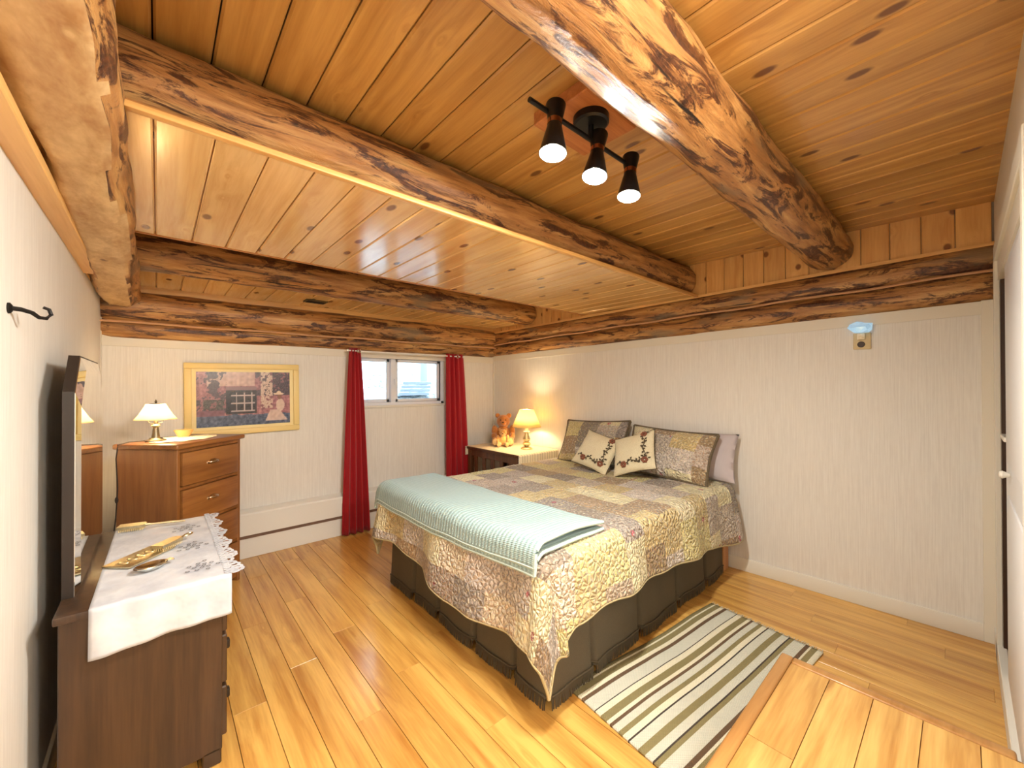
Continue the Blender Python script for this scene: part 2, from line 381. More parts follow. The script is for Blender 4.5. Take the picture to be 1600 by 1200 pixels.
k = NT('striped_rug'); uv = k.n('ShaderNodeUVMap').outputs[0]; sp = k.n('ShaderNodeSeparateXYZ'); k.l(uv, sp.inputs[0])
CR, OL, BR, TN, DK, GB = srgb(232, 224, 198), srgb(140, 128, 86), srgb(104, 80, 58), srgb(156, 126, 92), srgb(64, 54, 48), srgb(212, 210, 194)
st = [(0.0, OL), (0.035, CR), (0.05, OL), (0.10, CR), (0.135, BR), (0.165, GB), (0.24, GB), (0.262, DK), (0.27, CR), (0.32, OL), (0.375, CR), (0.40, BR), (0.425, GB), (0.475, OL), (0.51, CR), (0.552, DK), (0.565, GB), (0.63, OL), (0.68, GB), (0.735, DK), (0.747, OL), (0.78, GB), (0.87, BR), (0.90, CR), (0.915, OL), (0.96, CR)]
col = k.ramp(sp.outputs[1], st, 'CONSTANT')
wv = k.math('SINE', k.math('MULTIPLY', sp.outputs[0], 2*PI/0.012)); wv2 = k.math('SINE', k.math('MULTIPLY', sp.outputs[1], 2*PI*70))
hh = k.math('MULTIPLY', wv, wv2)
col = k.mix(k.math('MULTIPLY', k.math('ADD', hh, 1.0), 0.09), col, srgb(90, 76, 56))
k.l(col, k.b.inputs['Base Color']); k.setb(Roughness=0.95); k.bump(hh, 0.5, 0.004); M['rug'] = k.m
M['rugfringe'] = plain('rug_fringe', srgb(206, 194, 164), 0.9)

k = NT('white_linen'); co = k.objco(); f = k.noise(co, 9, 3); k.l(k.ramp(f, [(0.3, srgb(186, 188, 198)), (0.7, srgb(214, 215, 220))]), k.b.inputs['Base Color']); k.setb(Roughness=0.8); k.bump(f, 0.4, 0.02); M['linen'] = k.m
k = NT('cream_linen'); co = k.objco(); f = k.noise(co, 60, 3); k.l(k.ramp(f, [(0.35, srgb(226, 210, 176)), (0.65, srgb(244, 236, 214))]), k.b.inputs['Base Color']); k.setb(Roughness=0.8); k.bump(f, 0.3, 0.004); M['cream'] = k.m
k = NT('cream_stripe_cloth'); co = k.objco(); sp = k.n('ShaderNodeSeparateXYZ'); k.l(co, sp.inputs[0])
w_ = k.math('SINE', k.math('MULTIPLY', sp.outputs[0], 2*PI/0.035)); k.l(k.ramp(w_, [(0.70, srgb(240, 228, 198)), (0.95, srgb(190, 172, 140))]), k.b.inputs['Base Color']); k.setb(Roughness=0.8); M['stripecloth'] = k.m
k = NT('cushion_linen'); co = k.objco(); f = k.noise(co, 220, 2); k.l(k.ramp(f, [(0.35, srgb(206, 194, 162)), (0.65, srgb(226, 216, 186))]), k.b.inputs['Base Color']); k.setb(Roughness=0.85); k.bump(f, 0.3, 0.003); M['cushion'] = k.m
M['vine'] = plain('embroidery_vine', srgb(78, 66, 48), 0.8); M['rosethread'] = plain('embroidery_rose', srgb(128, 76, 56), 0.8)
def plush(name, a, b):
    k = NT(name); f = k.noise(k.objco(), 90, 4, 0.7); k.l(k.ramp(f, [(0.3, b), (0.7, a)]), k.b.inputs['Base Color']); k.setb(Roughness=0.95, Sheen_Weight=0.6); k.bump(f, 0.6, 0.008); return k.m
M['plush'] = plush('bear_plush_brown', srgb(206, 140, 72), srgb(166, 100, 46)); M['plush2'] = plush('bear_plush_golden', srgb(228, 178, 104), srgb(200, 140, 70))
M['plushpad'] = plush('bear_pad', srgb(236, 200, 140), srgb(214, 172, 112))
k = NT('ground_outside'); co = k.objco(); f = k.noise(co, 14, 6, 0.75)
k.l(k.ramp(f, [(0.38, srgb(70, 84, 92)), (0.52, srgb(160, 172, 178)), (0.68, srgb(226, 230, 232))]), k.b.inputs['Base Color']); k.setb(Roughness=0.9); M['snow'] = k.m
M['greywood'] = plain('weathered_wood', srgb(150, 160, 176), 0.8)
M['shell'] = plain('outer_shell', srgb(150, 140, 128), 0.9)

# ------------------------------------------------------------------ room constants
CZ = 2.365; XL = -0.29; YB = 3.88; YN = -0.12
RW = Vector((3.355, -0.12, 0)); RANG = math.atan(0.0528)
def on_right(o): o.location = RW; o.rotation_euler.z = RANG; return o
def rwx(y): return 3.355 - 0.0528*(y+0.12)

def plank(L, Wd, T, ax, ch=0.0025, down=False):
    """bevelled board, length L along ax, origin at centre of its show face"""
    bm = B(); a, b = L/2, Wd/2
    lx, ly = (a, b) if ax == 'X' else (b, a)
    s = -1 if down else 1
    def quad(ix, iy, z): return [bm.verts.new((sx*(lx-ix), sy*(ly-iy), z)) for sx, sy in ((-1,-1),(1,-1),(1,1),(-1,1))]
    r0 = quad(0, 0, -s*T); r1 = quad(0, 0, -s*ch); r2 = quad(ch, ch, 0)
    bridge(bm, r0, r1); bridge(bm, r1, r2); bm.faces.new(r2); bm.faces.new(list(reversed(r0)))
    bmesh.ops.recalc_face_normals(bm, faces=bm.faces)
    me = bpy.data.meshes.new('plank'); bm.to_mesh(me); bm.free(); return me

def rough_log(name, p0, p1, r0, r1, mat, parent=None, seed=0, n=20, seg=40, lump=0.012, flat=None, axis='X'):
    """a peeled, uneven log built along local X (or Y) from p0 to p1, rounded ends"""
    p0 = Vector(p0); p1 = Vector(p1); L = (p1-p0).length
    bm = B(); rings = []
    d = (p1-p0).normalized(); side = d.cross(Vector((0, 0, 1))).normalized(); upv = side.cross(d)
    for i in range(seg+1):
        t = i/seg; x = t*L
        e = min(x, L-x); endf = 1.0
        if e < 0.05: endf = 0.80 + 0.20*math.sqrt(max(0, 1-(1-e/0.05)**2))
        r = (r0*(1-t)+r1*t)*endf
        rg = []
        for j in range(n):
            a = 2*PI*j/n
            q = Vector((x*2.2+seed*11, math.cos(a)*1.1+seed*3, math.sin(a)*1.1))
            rr = r*(1+0.0) + lump*noise.noise(q) + lump*0.45*noise.noise(q*3.1)
            y = rr*math.cos(a); z = rr*math.sin(a)
            if flat is not None and z < -flat: z = -flat + 0.10*(z+flat) + 0.006*noise.noise(q*7)+0.004*noise.noise(Vector((x*26, math.cos(a)*3, 4)))
            rg.append(bm.verts.new(p0 + d*x + side*y + upv*z))
        rings.append(rg)
    for a, b in zip(rings, rings[1:]): bridge(bm, a, b)
    bm.faces.new(list(reversed(rings[0]))); bm.faces.new(rings[-1])
    if flat is not None:
        bm.normal_update()
        for f in bm.faces:
            if (f.normal.z < -0.80 or f.normal.z > 0.80) and f.calc_center_median().z < (p0.z+p1.z)/2+0.02 - 0*1 and abs(f.normal.z) > 0.8 and ((f.calc_center_median()-p0).cross(d)).length < r0 and (f.calc_center_median()-(p0+d*((f.calc_center_median()-p0).dot(d)))).z < -0.5*flat: f.material_index = 1
    o = obj(name, bm, mat, parent, 60)
    if flat is not None: o.data.materials.append(M['hewn'])
    return o

# ------------------------------------------------------------------ floor
bm = B(); box(bm, XL-0.1, 3.45, -1.45, YB+0.1, -0.12, -0.012); floor = struct(obj('floor', bm, M['dark'], None, 0))
PW = 0.1245; L0 = 1.22
mesh_cache = {}
def get_plank(L, Wd, T, ax, m, down=False, ch=0.0025):
    key = (round(L, 3), round(Wd, 4), ax, m, down)
    if key not in mesh_cache:
        me = plank(L, Wd, T, ax, ch, down); me.materials.append(M[m]); mesh_cache[key] = me
    return mesh_cache[key]
row = 0; x = 0.6104 - PW*8 + 0.0
while x < 3.40:
    x0 = max(x, XL-0.02); x1 = min(x+PW, 3.42); y = -1.40 + (row*0.437 % 1.0)*-L0
    while y < YB+0.02:
        ya = max(y, -1.40); yb = min(y+L0, YB+0.03)
        if yb-ya > 0.03: inst('plank', get_plank(yb-ya-0.0006, x1-x0-0.0022, 0.012, 'Y', 'oak', False, 0.0006), floor, ((x0+x1)/2, (ya+yb)/2, 0))
        y += L0
    x += PW; row += 1

# raised landing under the camera
LZ = 0.20; LX0, LX1, LY1 = 0.55, 2.065, 0.535
bm = B(); box(bm, LX0, LX1-0.02, -1.40, LY1-0.02, 0.0, LZ-0.012); land = struct(obj('floor_landing', bm, M['nosing'], None, 0))
y = LY1-0.045; row = 0
while y > -1.38:
    y0 = max(y-0.131, -1.39); a = LX0; cut = LX0 + (0.35 if row % 2 else 0.95)
    for xa, xb in ((LX0+0.01, cut), (cut, LX1-0.045)):
        inst('plank', get_plank(xb-xa-0.0022, y-y0-0.0022, 0.012, 'X', 'oakx', False, 0.0006), land, ((xa+xb)/2, (y+y0)/2, LZ))
    y = y0; row += 1
bm = B(); box(bm, LX0, LX1, LY1-0.045, LY1, LZ-0.03, LZ+0.006, 0.008, 3); obj('nosing', bm, M['nosing'], land)
bm = B(); box(bm, LX1-0.045, LX1, YN+0.01, LY1-0.045, LZ-0.03, LZ+0.006, 0.008, 3); obj('nosing', bm, M['nosing'], land)

# ------------------------------------------------------------------ ceiling
bm = B(); box(bm, XL-0.1, 3.5, -1.45, YB+0.2, CZ+0.016, CZ+0.12); ceil = struct(obj('ceiling', bm, M['dark'], None, 0))
x = 0.2573-0.135*5
while x < 3.42:
    x0 = max(x, XL-0.04); x1 = min(x+0.1345, 3.46)
    if x1-x0 > 0.02: inst('plank', get_plank(5.32, x1-x0-0.004, 0.016, 'Y', 'pine', True, 0.006), ceil, ((x0+x1)/2, 1.27, CZ))
    x += 0.1345
# dropped soffits: between the second and third beam, and along the window wall
def soffit(name, y0, y1, z, m, xs, pitch):
    bm = B(); box(bm, XL-0.02, 3.30, y0+0.004, y1-0.004, z+0.014, z+0.030); s = struct(obj(name, bm, M['mold'], None, 0))
    x = xs
    while x < 3.36:
        x0 = max(x, XL-0.02); x1 = min(x+pitch, rwx((y0+y1)/2)+0.03)
        if x1-x0 > 0.02: inst('plank', get_plank(y1-y0, x1-x0-0.0035, 0.014, 'Y', m, True, 0.005), s, ((x0+x1)/2, (y0+y1)/2, z))
        x += pitch
    return s
SZ = 1.38+0.7175
sof = soffit('ceiling_soffit', 1.425, 2.515, SZ, 'pine_pale', -0.011-0.135*3, 0.135)
bm = B(); box(bm, XL, 3.27, 1.402, 1.428, SZ-0.004, SZ+0.014, 0.003); obj('edge_trim', bm, M['pine_trim'], sof)
bm = B(); box(bm, XL, 3.22, 2.512, 2.530, SZ-0.004, SZ+0.10, 0.004); obj('edge_trim', bm, M['mold'], sof)
sof2 = soffit('ceiling_window_soffit', 3.30, YB+0.05, 2.10, 'pine_pale', -0.011-0.135*3, 0.135)

# ------------------------------------------------------------------ right wall (bed head wall), local frame: +Y along the wall, -X into the room
WL = 4.02
bm = B(); box(bm, 0.0, 0.16, -0.02, WL+0.2, -0.12, CZ+0.1)
wr_ = struct(on_right(obj('wall_right', bm, M['shell'], None, 0)))
bm = B()
vs = [bm.verts.new(p) for p in ((-0.012,0.0,0.0),(-0.012,WL,0.0),(-0.012,WL,1.75),(-0.012,0.0,1.833),(0.0,0.0,0.0),(0.0,WL,0.0),(0.0,WL,1.75),(0.0,0.0,1.833))]
for f in ((0,1,2,3),(7,6,5,4),(0,4,5,1),(3,2,6,7),(0,3,7,4),(1,5,6,2)): bm.faces.new([vs[i] for i in f])
obj('wall_panel', bm, M['paper'], wr_, 0)
def rlog(za0, zb0, za1, zb1, seed):     # bottom/top at near end, bottom/top at far end
    r0 = (zb0-za0)/2; r1 = (zb1-za1)/2
    o = rough_log('log', (0.03, -0.02, (za0+zb0)/2), (0.03, WL-0.02, (za1+zb1)/2), r0+0.012, r1+0.012, M['logy'], wr_, seed, 20, 60, 0.010)
    return o
rlog(1.833, 1.99, 1.752, 1.885, 1); rlog(1.99, 2.135, 1.885, 2.035, 2)
bm = B(); tube(bm, [(-0.045+0.004*math.sin(i*1.7), i*0.1, 1.99-0.0262*i*0.1+0.004*math.sin(i*0.9)) for i in range(41)], 0.008, 6); obj('chinking', bm, M['caulk'], wr_)
bm = B()
vs = [bm.verts.new(p) for p in ((-0.03,0,2.128),(0.05,0,2.128),(0.05,WL,2.028),(-0.03,WL,2.028),(-0.03,0,2.148),(0.05,0,2.148),(0.05,WL,2.048),(-0.03,WL,2.048))]
for f in ((0,3,2,1),(4,5,6,7),(0,1,5,4),(1,2,6,5),(2,3,7,6),(3,0,4,7)): bm.faces.new([vs[i] for i in f])
obj('shelf_trim', bm, M['pine_trim_y'], wr_, 0)
y = 0.008
while y < WL-0.02:
    bm = B(); y1 = min(y+0.133, WL); z0 = 2.146-0.025*y
    box(bm, -0.012, 0.004, y+0.0015, y1-0.0015, z0, CZ+0.01, 0.003, 1); obj('board', bm, M['pine_board'], wr_)
    y = y1
bm = B()
vs = [bm.verts.new(p) for p in ((-0.02,0,1.765),(-0.012,0,1.765),(-0.012,WL,1.69),(-0.02,WL,1.69),(-0.02,0,1.836),(-0.012,0,1.836),(-0.012,WL,1.753),(-0.02,WL,1.753))]
for f in ((0,3,2,1),(4,5,6,7),(0,1,5,4),(1,2,6,5),(2,3,7,6),(3,0,4,7)): bm.faces.new([vs[i] for i in f])
struct(on_right(obj('trim_1', bm, M['trimw'], None, 0)))
bm = B(); box(bm, -0.022, -0.010, 0.0, 0.05, 0.0, 1.84, 0.002, 1); struct(on_right(obj('trim_2', bm, M['trimw'], None, 0)))
bm = B(); box(bm, -0.022, -0.010, WL-0.03, WL, 0.0, 1.755, 0.002, 1); struct(on_right(obj('trim_3', bm, M['trimw'], None, 0)))
bm = B(); box(bm, -0.024, -0.010, 0.05, WL, 0.0, 0.095, 0.004, 2); struct(on_right(obj('baseboard_right', bm, M['white'], None)))

# ------------------------------------------------------------------ window wall
WX0, WX1, WZ0, WZ1 = 1.425, 2.415, 1.18, 1.70
bm = B()
for a in ((XL-0.1, WX0, -0.12, CZ+0.1), (WX1, 3.35, -0.12, CZ+0.1), (WX0, WX1, -0.12, WZ0), (WX0, WX1, WZ1, CZ+0.1)): box(bm, a[0], a[1], YB+0.010, YB+0.20, a[2], a[3])
wb = struct(obj('wall_back', bm, M['shell'], None, 0))
bm = B()
for a in ((XL, WX0, 0, 1.745), (WX1, 3.20, 0, 1.745), (WX0, WX1, 0, WZ0), (WX0, WX1, WZ1, 1.745)): box(bm, a[0], a[1], YB, YB+0.012, a[2], a[3])
obj('wall_panel', bm, M['paper'], wb, 0)
rough_log('log', (XL-0.02, 3.905, 1.792), (3.17, 3.905, 1.805), 0.078, 0.074, M['log'], wb, 4, 20, 50, 0.006)
rough_log('log', (XL-0.02, 3.905, 1.938), (3.17, 3.905, 1.955), 0.122, 0.116, M['log'], wb, 5, 20, 50, 0.010)
bm = B(); box(bm, XL, 3.17, YB-0.004, YB+0.011, 1.98, 2.105, 0.002, 1); obj('board', bm, M['pine_trim'], wb)
bm = B(); tube(bm, [(XL+i*0.1, 3.798+0.003*math.sin(i*1.3), 1.826+0.0006*i+0.003*math.sin(i*0.8)) for i in range(35)], 0.008, 6); obj('chinking', bm, M['caulk'], wb)
bm = B(); box(bm, XL, 3.19, YB-0.008, YB+0.002, 1.665, 1.745, 0.002, 1); struct(obj('trim_4', bm, M['trimw'], None, 0))
bm = B(); box(bm, 3.135, 3.16, YB-0.012, YB+0.002, 0, 1.745, 0.002, 1); struct(obj('trim_5', bm, M['trimw'], None, 0))
# window
win = struct(thing('window_1', 'x', 'x')); del win['label'], win['category']
bm = B()
for a in ((WX0, WX1, WZ1-0.035, WZ1), (WX0, WX1, WZ0, WZ0+0.04), (WX0, WX0+0.04, WZ0, WZ1), (WX1-0.035, WX1, WZ0, WZ1)): box(bm, a[0], a[1], YB+0.01, YB+0.10, a[2], a[3], 0.003, 1)
obj('window_frame', bm, M['vinyl'], win)
bm = B(); box(bm, WX0-0.01, WX1+0.01, YB-0.018, YB+0.03, WZ0-0.012, WZ0+0.012, 0.004); obj('window_sill', bm, M['white'], win)
bm = B(); box(bm, 1.795, 1.845, YB+0.02, YB+0.09, WZ0+0.03, WZ1-0.03, 0.003, 1); obj('mullion', bm, M['vinyl'], win)
def sash(x0, x1, y, gasket):
    s = B(); t = 0.032
    for a in ((x0, x1, WZ1-0.035-t, WZ1-0.035), (x0, x1, WZ0+0.04, WZ0+0.04+t), (x0, x0+t*0.8, WZ0+0.04, WZ1-0.035), (x1-t, x1, WZ0+0.04, WZ1-0.035)): box(s, a[0], a[1], y, y+0.03, a[2], a[3], 0.003, 1)
    s = obj('sash', s, M['vinyl'], win)
    p = B(); box(p, x0+0.02, x1-0.02, y+0.012, y+0.018, WZ0+0.06, WZ1-0.06); obj('pane', p, M['glass'], s, 0)
    if gasket:
        g = B(); q = 0.010
        for a in ((x0-q, x1+q, WZ1-0.037, WZ1-0.037+q), (x0, x1+q, WZ0+0.042-q, WZ0+0.042), (x1, x1+q, WZ0+0.04, WZ1-0.035)): box(g, a[0], a[1], y-0.008, y+0.01, a[2], a[3])
        obj('gasket', g, M['gasket'], s, 0)
sash(1.465, 1.795, YB+0.06, False); sash(1.848, 2.372, YB+0.03, True)
bm = B(); box(bm, 1.826, 1.842, YB+0.005, YB+0.022, 1.40, 1.46, 0.004); obj('latch', bm, M['vinyl'], win)
# outdoors: snowy bank rising behind the basement window, posts and a stack of boards
bm = B(); sheet(bm, lambda u, v: (-2+8*u, 4.12+3.2*v, 1.02+1.75*v+0.10*noise.noise(Vector((u*14, v*8, 0)))), 40, 20); struct(obj('ground_bank', bm, M['snow'], None, 60))
t = thing('outdoor_post', 'grey weathered post standing on the bank outside the window', 'post', (2.62, 4.75, 1.40)); bm = B(); box(bm, -0.05, 0.05, -0.05, 0.05, -0.2, 1.2, 0.006); obj('shaft', bm, M['greywood'], t); bm = B(); box(bm, -0.07, 0.07, -0.07, 0.07, 1.2, 1.23, 0.004); obj('cap', bm, M['greywood'], t)
t = thing('board_stack', 'stack of weathered boards lying on the bank outside the window', 'boards', (2.36, 4.55, 1.27))
for i in range(4):
    bm = B(); box(bm, -0.20+0.02*i, 0.22+0.01*i, -0.06, 0.06, 0.045*i, 0.045*i+0.035, 0.004, 1); obj('board', bm, M['greywood'], t)

# ------------------------------------------------------------------ left wall
bm = B(); box(bm, XL-0.12, XL-0.01, -1.45, YB+0.1, -0.12, CZ+0.1); wl = struct(obj('wall_left', bm, M['shell'], None, 0))
bm = B(); box(bm, XL-0.012, XL, -1.40, YB, 0, 1.985); obj('wall_panel', bm, M['paper'], wl, 0)
bm = B(); box(bm, XL-0.012, XL+0.004, YB-0.035, YB, 0, 1.90, 0.002, 1); struct(obj('trim_6', bm, M['trimw'], None, 0))
bm = B(); box(bm, XL-0.012, XL+0.012, 0.0, YB-0.02, 0, 0.095, 0.004); struct(obj('baseboard_left', bm, M['white'], None))
bm = B(); box(bm, XL-0.01, -0.232, -1.3, 3.02, 1.972, 2.0, 0.003, 1); obj('ledge_board', bm, M['pine_trim_y'], wl)
for i in range(39):
    y0 = -1.40+i*0.135; bm = B(); box(bm, XL-0.012, XL+0.004, y0, y0+0.133, 1.99, CZ+0.01, 0.003, 1); obj('board', bm, M['pine_board'], wl)

# ------------------------------------------------------------------ closet wall beside the camera, and the entry behind it
bm = B()
for a in ((3.13, 3.46, 0, CZ+0.1), (1.15, 1.75, 0, CZ+0.1), (1.75, 3.13, 2.0, CZ+0.1)): box(bm, a[0], a[1], YN-0.10, YN, a[2]-0.1, a[3])
wn_ = struct(obj('wall_near', bm, M['trimw'], None, 0))
bm = B(); box(bm, 3.10, 3.17, YN-0.008, YN+0.012, 0, 2.0, 0.003, 1); box(bm, 1.70, 1.76, YN-0.10, YN+0.012, 0.2, 2.0, 0.003, 1); box(bm, 1.70, 3.14, YN-0.10, YN+0.012, 1.995, 2.07, 0.003, 1); struct(obj('trim_7', bm, M['trimw'], None, 0))
bm = B(); box(bm, 1.16, 3.33, YN-0.02, YN+0.012, 0.0, 0.10, 0.003, 1); struct(obj('baseboard_near', bm, M['white'], None, 0))
bm = B(); box(bm, 3.085, 3.131, YN-0.10, YN-0.008, 0, 2.0, 0.002, 1); struct(obj('trim_8', bm, M['nosef'], None, 0))
dr = struct(thing('door_1', 'x', 'x')); del dr['label'], dr['category']
bm = B(); box(bm, 1.77, 2.80, YN-0.045, YN-0.008, 0.02, 1.985, 0.003, 1)
obj('door_slab', bm, M['door'], dr)
for z0, z1 in ((0.15, 0.92), (1.06, 1.86)):
    bm = B(); box(bm, 1.95, 2.66, YN-0.012, YN-0.002, z0, z1, 0.006, 2); obj('panel', bm, M['door'], dr)
bm = B(); lathe(bm, [(0.0, 0.03), (0.012, 0.028), (0.016, 0.02), (0.010, 0.008), (0.007, 0.0)], 14, Matrix.Translation((2.55, YN-0.006, 1.02)) @ Matrix.Rotation(-PI/2, 4, 'X')); obj('knob', bm, M['white'], dr)
bm = B(); box(bm, 2.78, 3.0, YN-0.02, YN+0.0, 1.13, 1.15, 0.003, 1); obj('latch_hook', bm, M['white'], dr)
bm = B()
box(bm, 1.65, 3.46, -0.80, -0.76, -0.1, CZ+0.1); box(bm, 3.40, 3.46, -0.80, YN, -0.1, CZ+0.1); box(bm, 1.62, 1.66, -0.80, YN, -0.1, CZ+0.1)
struct(obj('wall_closet', bm, M['dark'], None, 0))
bm = B(); box(bm, XL-0.1, 1.30, -1.45, -1.40, -0.1, CZ+0.1); box(bm, 1.15, 1.20, -1.42, YN-0.09, -0.1, CZ+0.1); struct(obj('wall_entry', bm, M['paper'], None, 0))

# ------------------------------------------------------------------ ceiling beams
tag(rough_log('ceiling_beam', (XL-0.02, 0.575, 2.262), (3.335, 0.575, 2.262), 0.112, 0.128, M['log'], None, 11, 24, 70, 0.014), 'thick peeled log beam beside the ceiling spotlight, over the striped rug', 'beam')
tag(rough_log('ceiling_beam', (XL-0.02, 1.540, 2.236), (3.285, 1.540, 2.236), 0.124, 0.130, M['log'], None, 12, 24, 70, 0.014), 'peeled log beam along the pale trimmed edge of the dropped ceiling', 'beam')
tag(rough_log('ceiling_beam', (XL-0.02, 3.26, 2.20), (3.185, 3.26, 2.20), 0.115, 0.125, M['log'], None, 13, 24, 70, 0.012), 'log beam between dropped ceiling and the window wall logs', 'beam')
tag(rough_log('wall_plate_log', (-0.150, -1.35, 2.20), (-0.190, 3.80, 2.005), 0.110, 0.098, M['logy'], None, 14, 32, 110, 0.022, 0.080), 'weathered cracked log with hewn flat underside running above the left wall', 'log')

# ceiling register in the window soffit
t = thing('ceiling_vent', 'small brown metal air vent in the boards above the window wall', 'vent', (0.99, 3.60, 2.10))
bm = B(); box(bm, -0.085, 0.085, -0.055, 0.055, -0.010, 0.002, 0.003, 1); obj('vent_frame', bm, M['ventm'], t)
for i in range(6):
    bm = B(); box(bm, -0.07, 0.07, -0.042+i*0.015, -0.036+i*0.015, -0.014, -0.008); obj('louver', bm, M['dark'], t, 0)

# ------------------------------------------------------------------ lights in their fixtures
def point(name, loc, w, col, r, parent=None):
    d = bpy.data.lights.new(name, 'POINT'); d.energy = w; d.color = col; d.shadow_soft_size = r
    o = bpy.data.objects.new(name, d); C.objects.link(o); o.location = loc
    if parent: o.parent = parent
    return o
bm = B(); box(bm, 1.01, 1.30, 0.78, 1.02, 2.318, CZ+0.001, 0.004, 1)
tag(obj('mounting_block', bm, M['blockwood']), 'rough square wooden block on the ceiling behind the spotlight canopy', 'block')
fx = thing('ceiling_spotlight', 'black three-head spotlight bar hanging from the ceiling block', 'ceiling light', (1.13, 0.855, 2.318))
bm = B(); lathe(bm, [(0.0, 0.0), (0.062, 0.0), (0.062, -0.022), (0.055, -0.028), (0.0, -0.028)], 28); obj('canopy', bm, M['black'], fx)
bm = B(); tube(bm, [(0, 0, -0.02), (0, 0, -0.075)], 0.010, 10); obj('stem', bm, M['black'], fx)
bm = B(); tube(bm, [(-0.30, 0, -0.078), (0.25, 0, -0.078)], 0.008, 10); obj('bar', bm, M['black'], fx)
for i, (hx, tx, ty, bl) in enumerate(((-0.195, -0.018, -0.004, 'bulb'), (0.03, -0.030, -0.004, 'bulbc'), (0.235, -0.022, -0.004, 'bulb'))):
    ax = Vector((tx, ty, -0.15)).normalized(); zq = Vector((0, 0, -1)).rotation_difference(ax).to_matrix().to_4x4()
    K = Matrix.Translation((hx, -0.012, -0.052)) @ zq
    bm = B(); lathe(bm, [(0.0, 0.0), (0.031, 0.0), (0.032, -0.004), (0.023, -0.055), (0.0, -0.055)], 24, K); hd = obj('lamp_head', bm, M['black'], fx)
    bm = B(); lathe(bm, [(0.0, -0.054), (0.0235, -0.054), (0.0235, -0.070), (0.0, -0.070)], 24, K); obj('collar', bm, M['copper'], hd)
    bm = B(); lathe(bm, [(0.022, -0.069), (0.044, -0.165), (0.0425, -0.165), (0.0215, -0.072)], 24, K); obj('cone_shade', bm, M['black'], hd)
    bm = B(); lathe(bm, [(0.0, -0.132), (0.012, -0.130), (0.021, -0.124), (0.024, -0.116), (0.020, -0.104), (0.014, -0.09), (0.0, -0.085)], 20, K); obj('bulb', bm, M[bl], hd)
    p = K @ Vector((0, 0, -0.148))
    point('spot_bulb_light', Vector((1.13, 0.855, 2.318)) + p, BULB_W, (1.0, 0.94, 0.78) if bl == 'bulb' else (0.90, 0.95, 1.0), 0.026)
# added fill behind the camera, shaped as a dome lamp to brighten the room
t = thing('entry_fill_light', 'frosted dome added as unseen fill light behind the camera', 'ceiling light', (0.72, -0.95, CZ))
bm = B(); lathe(bm, [(0, 0), (0.17, 0), (0.17, -0.02), (0, -0.02)], 28); obj('base', bm, M['white'], t)
bm = B(); lathe(bm, [(0.16, -0.02), (0.15, -0.05), (0.10, -0.085), (0.0, -0.10)], 28); obj('dome', bm, M['dome'], t)
point('fill_light', (0.72, -0.95, CZ-0.2), FILL_W, (0.98, 0.97, 0.88), 0.12)

# ------------------------------------------------------------------ bed
BX0, BX1, BY0, BY1 = 1.25, 3.17, 1.185, 2.665
bed = thing('bed', 'queen bed with olive pleated skirt standing against the wallpapered head wall', 'bed', (2.21, 1.925, 0))
def bl(o): o.location = (-2.21, -1.925, 0); return o
bm = B(); box(bm, BX0+0.03, BX1, BY0+0.03, BY1-0.03, 0.10, 0.36, 0.02); bl(obj('box_spring', bm, M['boxspring'], bed))
bm = B(); box(bm, BX0+0.01, BX1+0.005, BY0, BY1, 0.36, 0.635, 0.05, 4); bl(obj('mattress', bm, M['sheetw'], bed))
for x, y in ((1.33, 1.27), (1.33, 2.58), (3.10, 2.58)):
    bm = B(); box(bm, x-0.03, x+0.03, y-0.03, y+0.03, 0, 0.11, 0.004, 1); bl(obj('leg', bm, M['peach'], bed))
bm = B(); box(bm, 3.14, 3.235, BY0-0.005, BY0+0.05, 0, 0.34, 0.004, 1); bl(obj('leg', bm, M['peach'], bed))
# skirt: three pleated drops with a fringe
def skirt(p0, p1, nrm, pleats):
    p0 = Vector(p0); p1 = Vector(p1); nrm = Vector(nrm); L = (p1-p0).length; d = (p1-p0)/L
    def off(s):
        o = 0.006*math.sin(s*9)+0.004*math.sin(s*23+1)
        for q in pleats:
            a = abs(s-q)
            if a < 0.022: o -= 0.045*(1-a/0.022)
        return o
    bm = B(); N = int(L/0.008)
    def fn(u, v):
        s = u*L; z = 0.40-(0.40-0.045)*v
        return p0 + d*s + nrm*(off(s)*(0.25+0.75*v)+0.016*v) + Vector((0, 0, z))
    sheet(bm, fn, N, 5); sk = bl(obj('bed_skirt', bm, M['skirt'], bed, 50))
    bm = B(); n = int(L/0.009)
    for i in range(n):
        s = (i+0.5)*L/n; b = p0+d*s+nrm*(off(s)+0.018); w = 0.0032
        q = random.uniform(-0.003, 0.003); o2 = random.uniform(0.0, 0.006)
        a = b-d*w+Vector((0,0,0.055)); c = b+d*w+Vector((0,0,0.055)); e = b+d*(w*0.8+q)+nrm*o2+Vector((0,0,0.006)); f = b-d*(w*0.8-q)+nrm*o2+Vector((0,0,0.006))
        for sgn in (0.0, 0.003):
            bm.faces.new([bm.verts.new(x_+nrm*sgn) for x_ in (a, c, e, f)])
    fr_ = obj('fringe', bm, M['fringe'], sk, 0); fr_['kind'] = 'stuff'
    bm = B(); tube(bm, [p0+d*(L*i/120)+nrm*(off(L*i/120)+0.020)+Vector((0,0,0.062)) for i in range(121)], 0.005, 6); obj('braid', bm, M['fringe'], sk)
skirt((BX0, BY1+0.01, 0), (BX0, BY0-0.01, 0), (-1, 0, 0), (0.33, 0.62, 0.98, 1.28)); skirt((BX0, BY0, 0), (BX1-0.06, BY0, 0), (0, -1, 0), (0.30, 0.72, 1.15, 1.55)); skirt((BX0, BY1, 0), (BX1, BY1, 0), (0, 1, 0), (0.4, 1.0, 1.5))

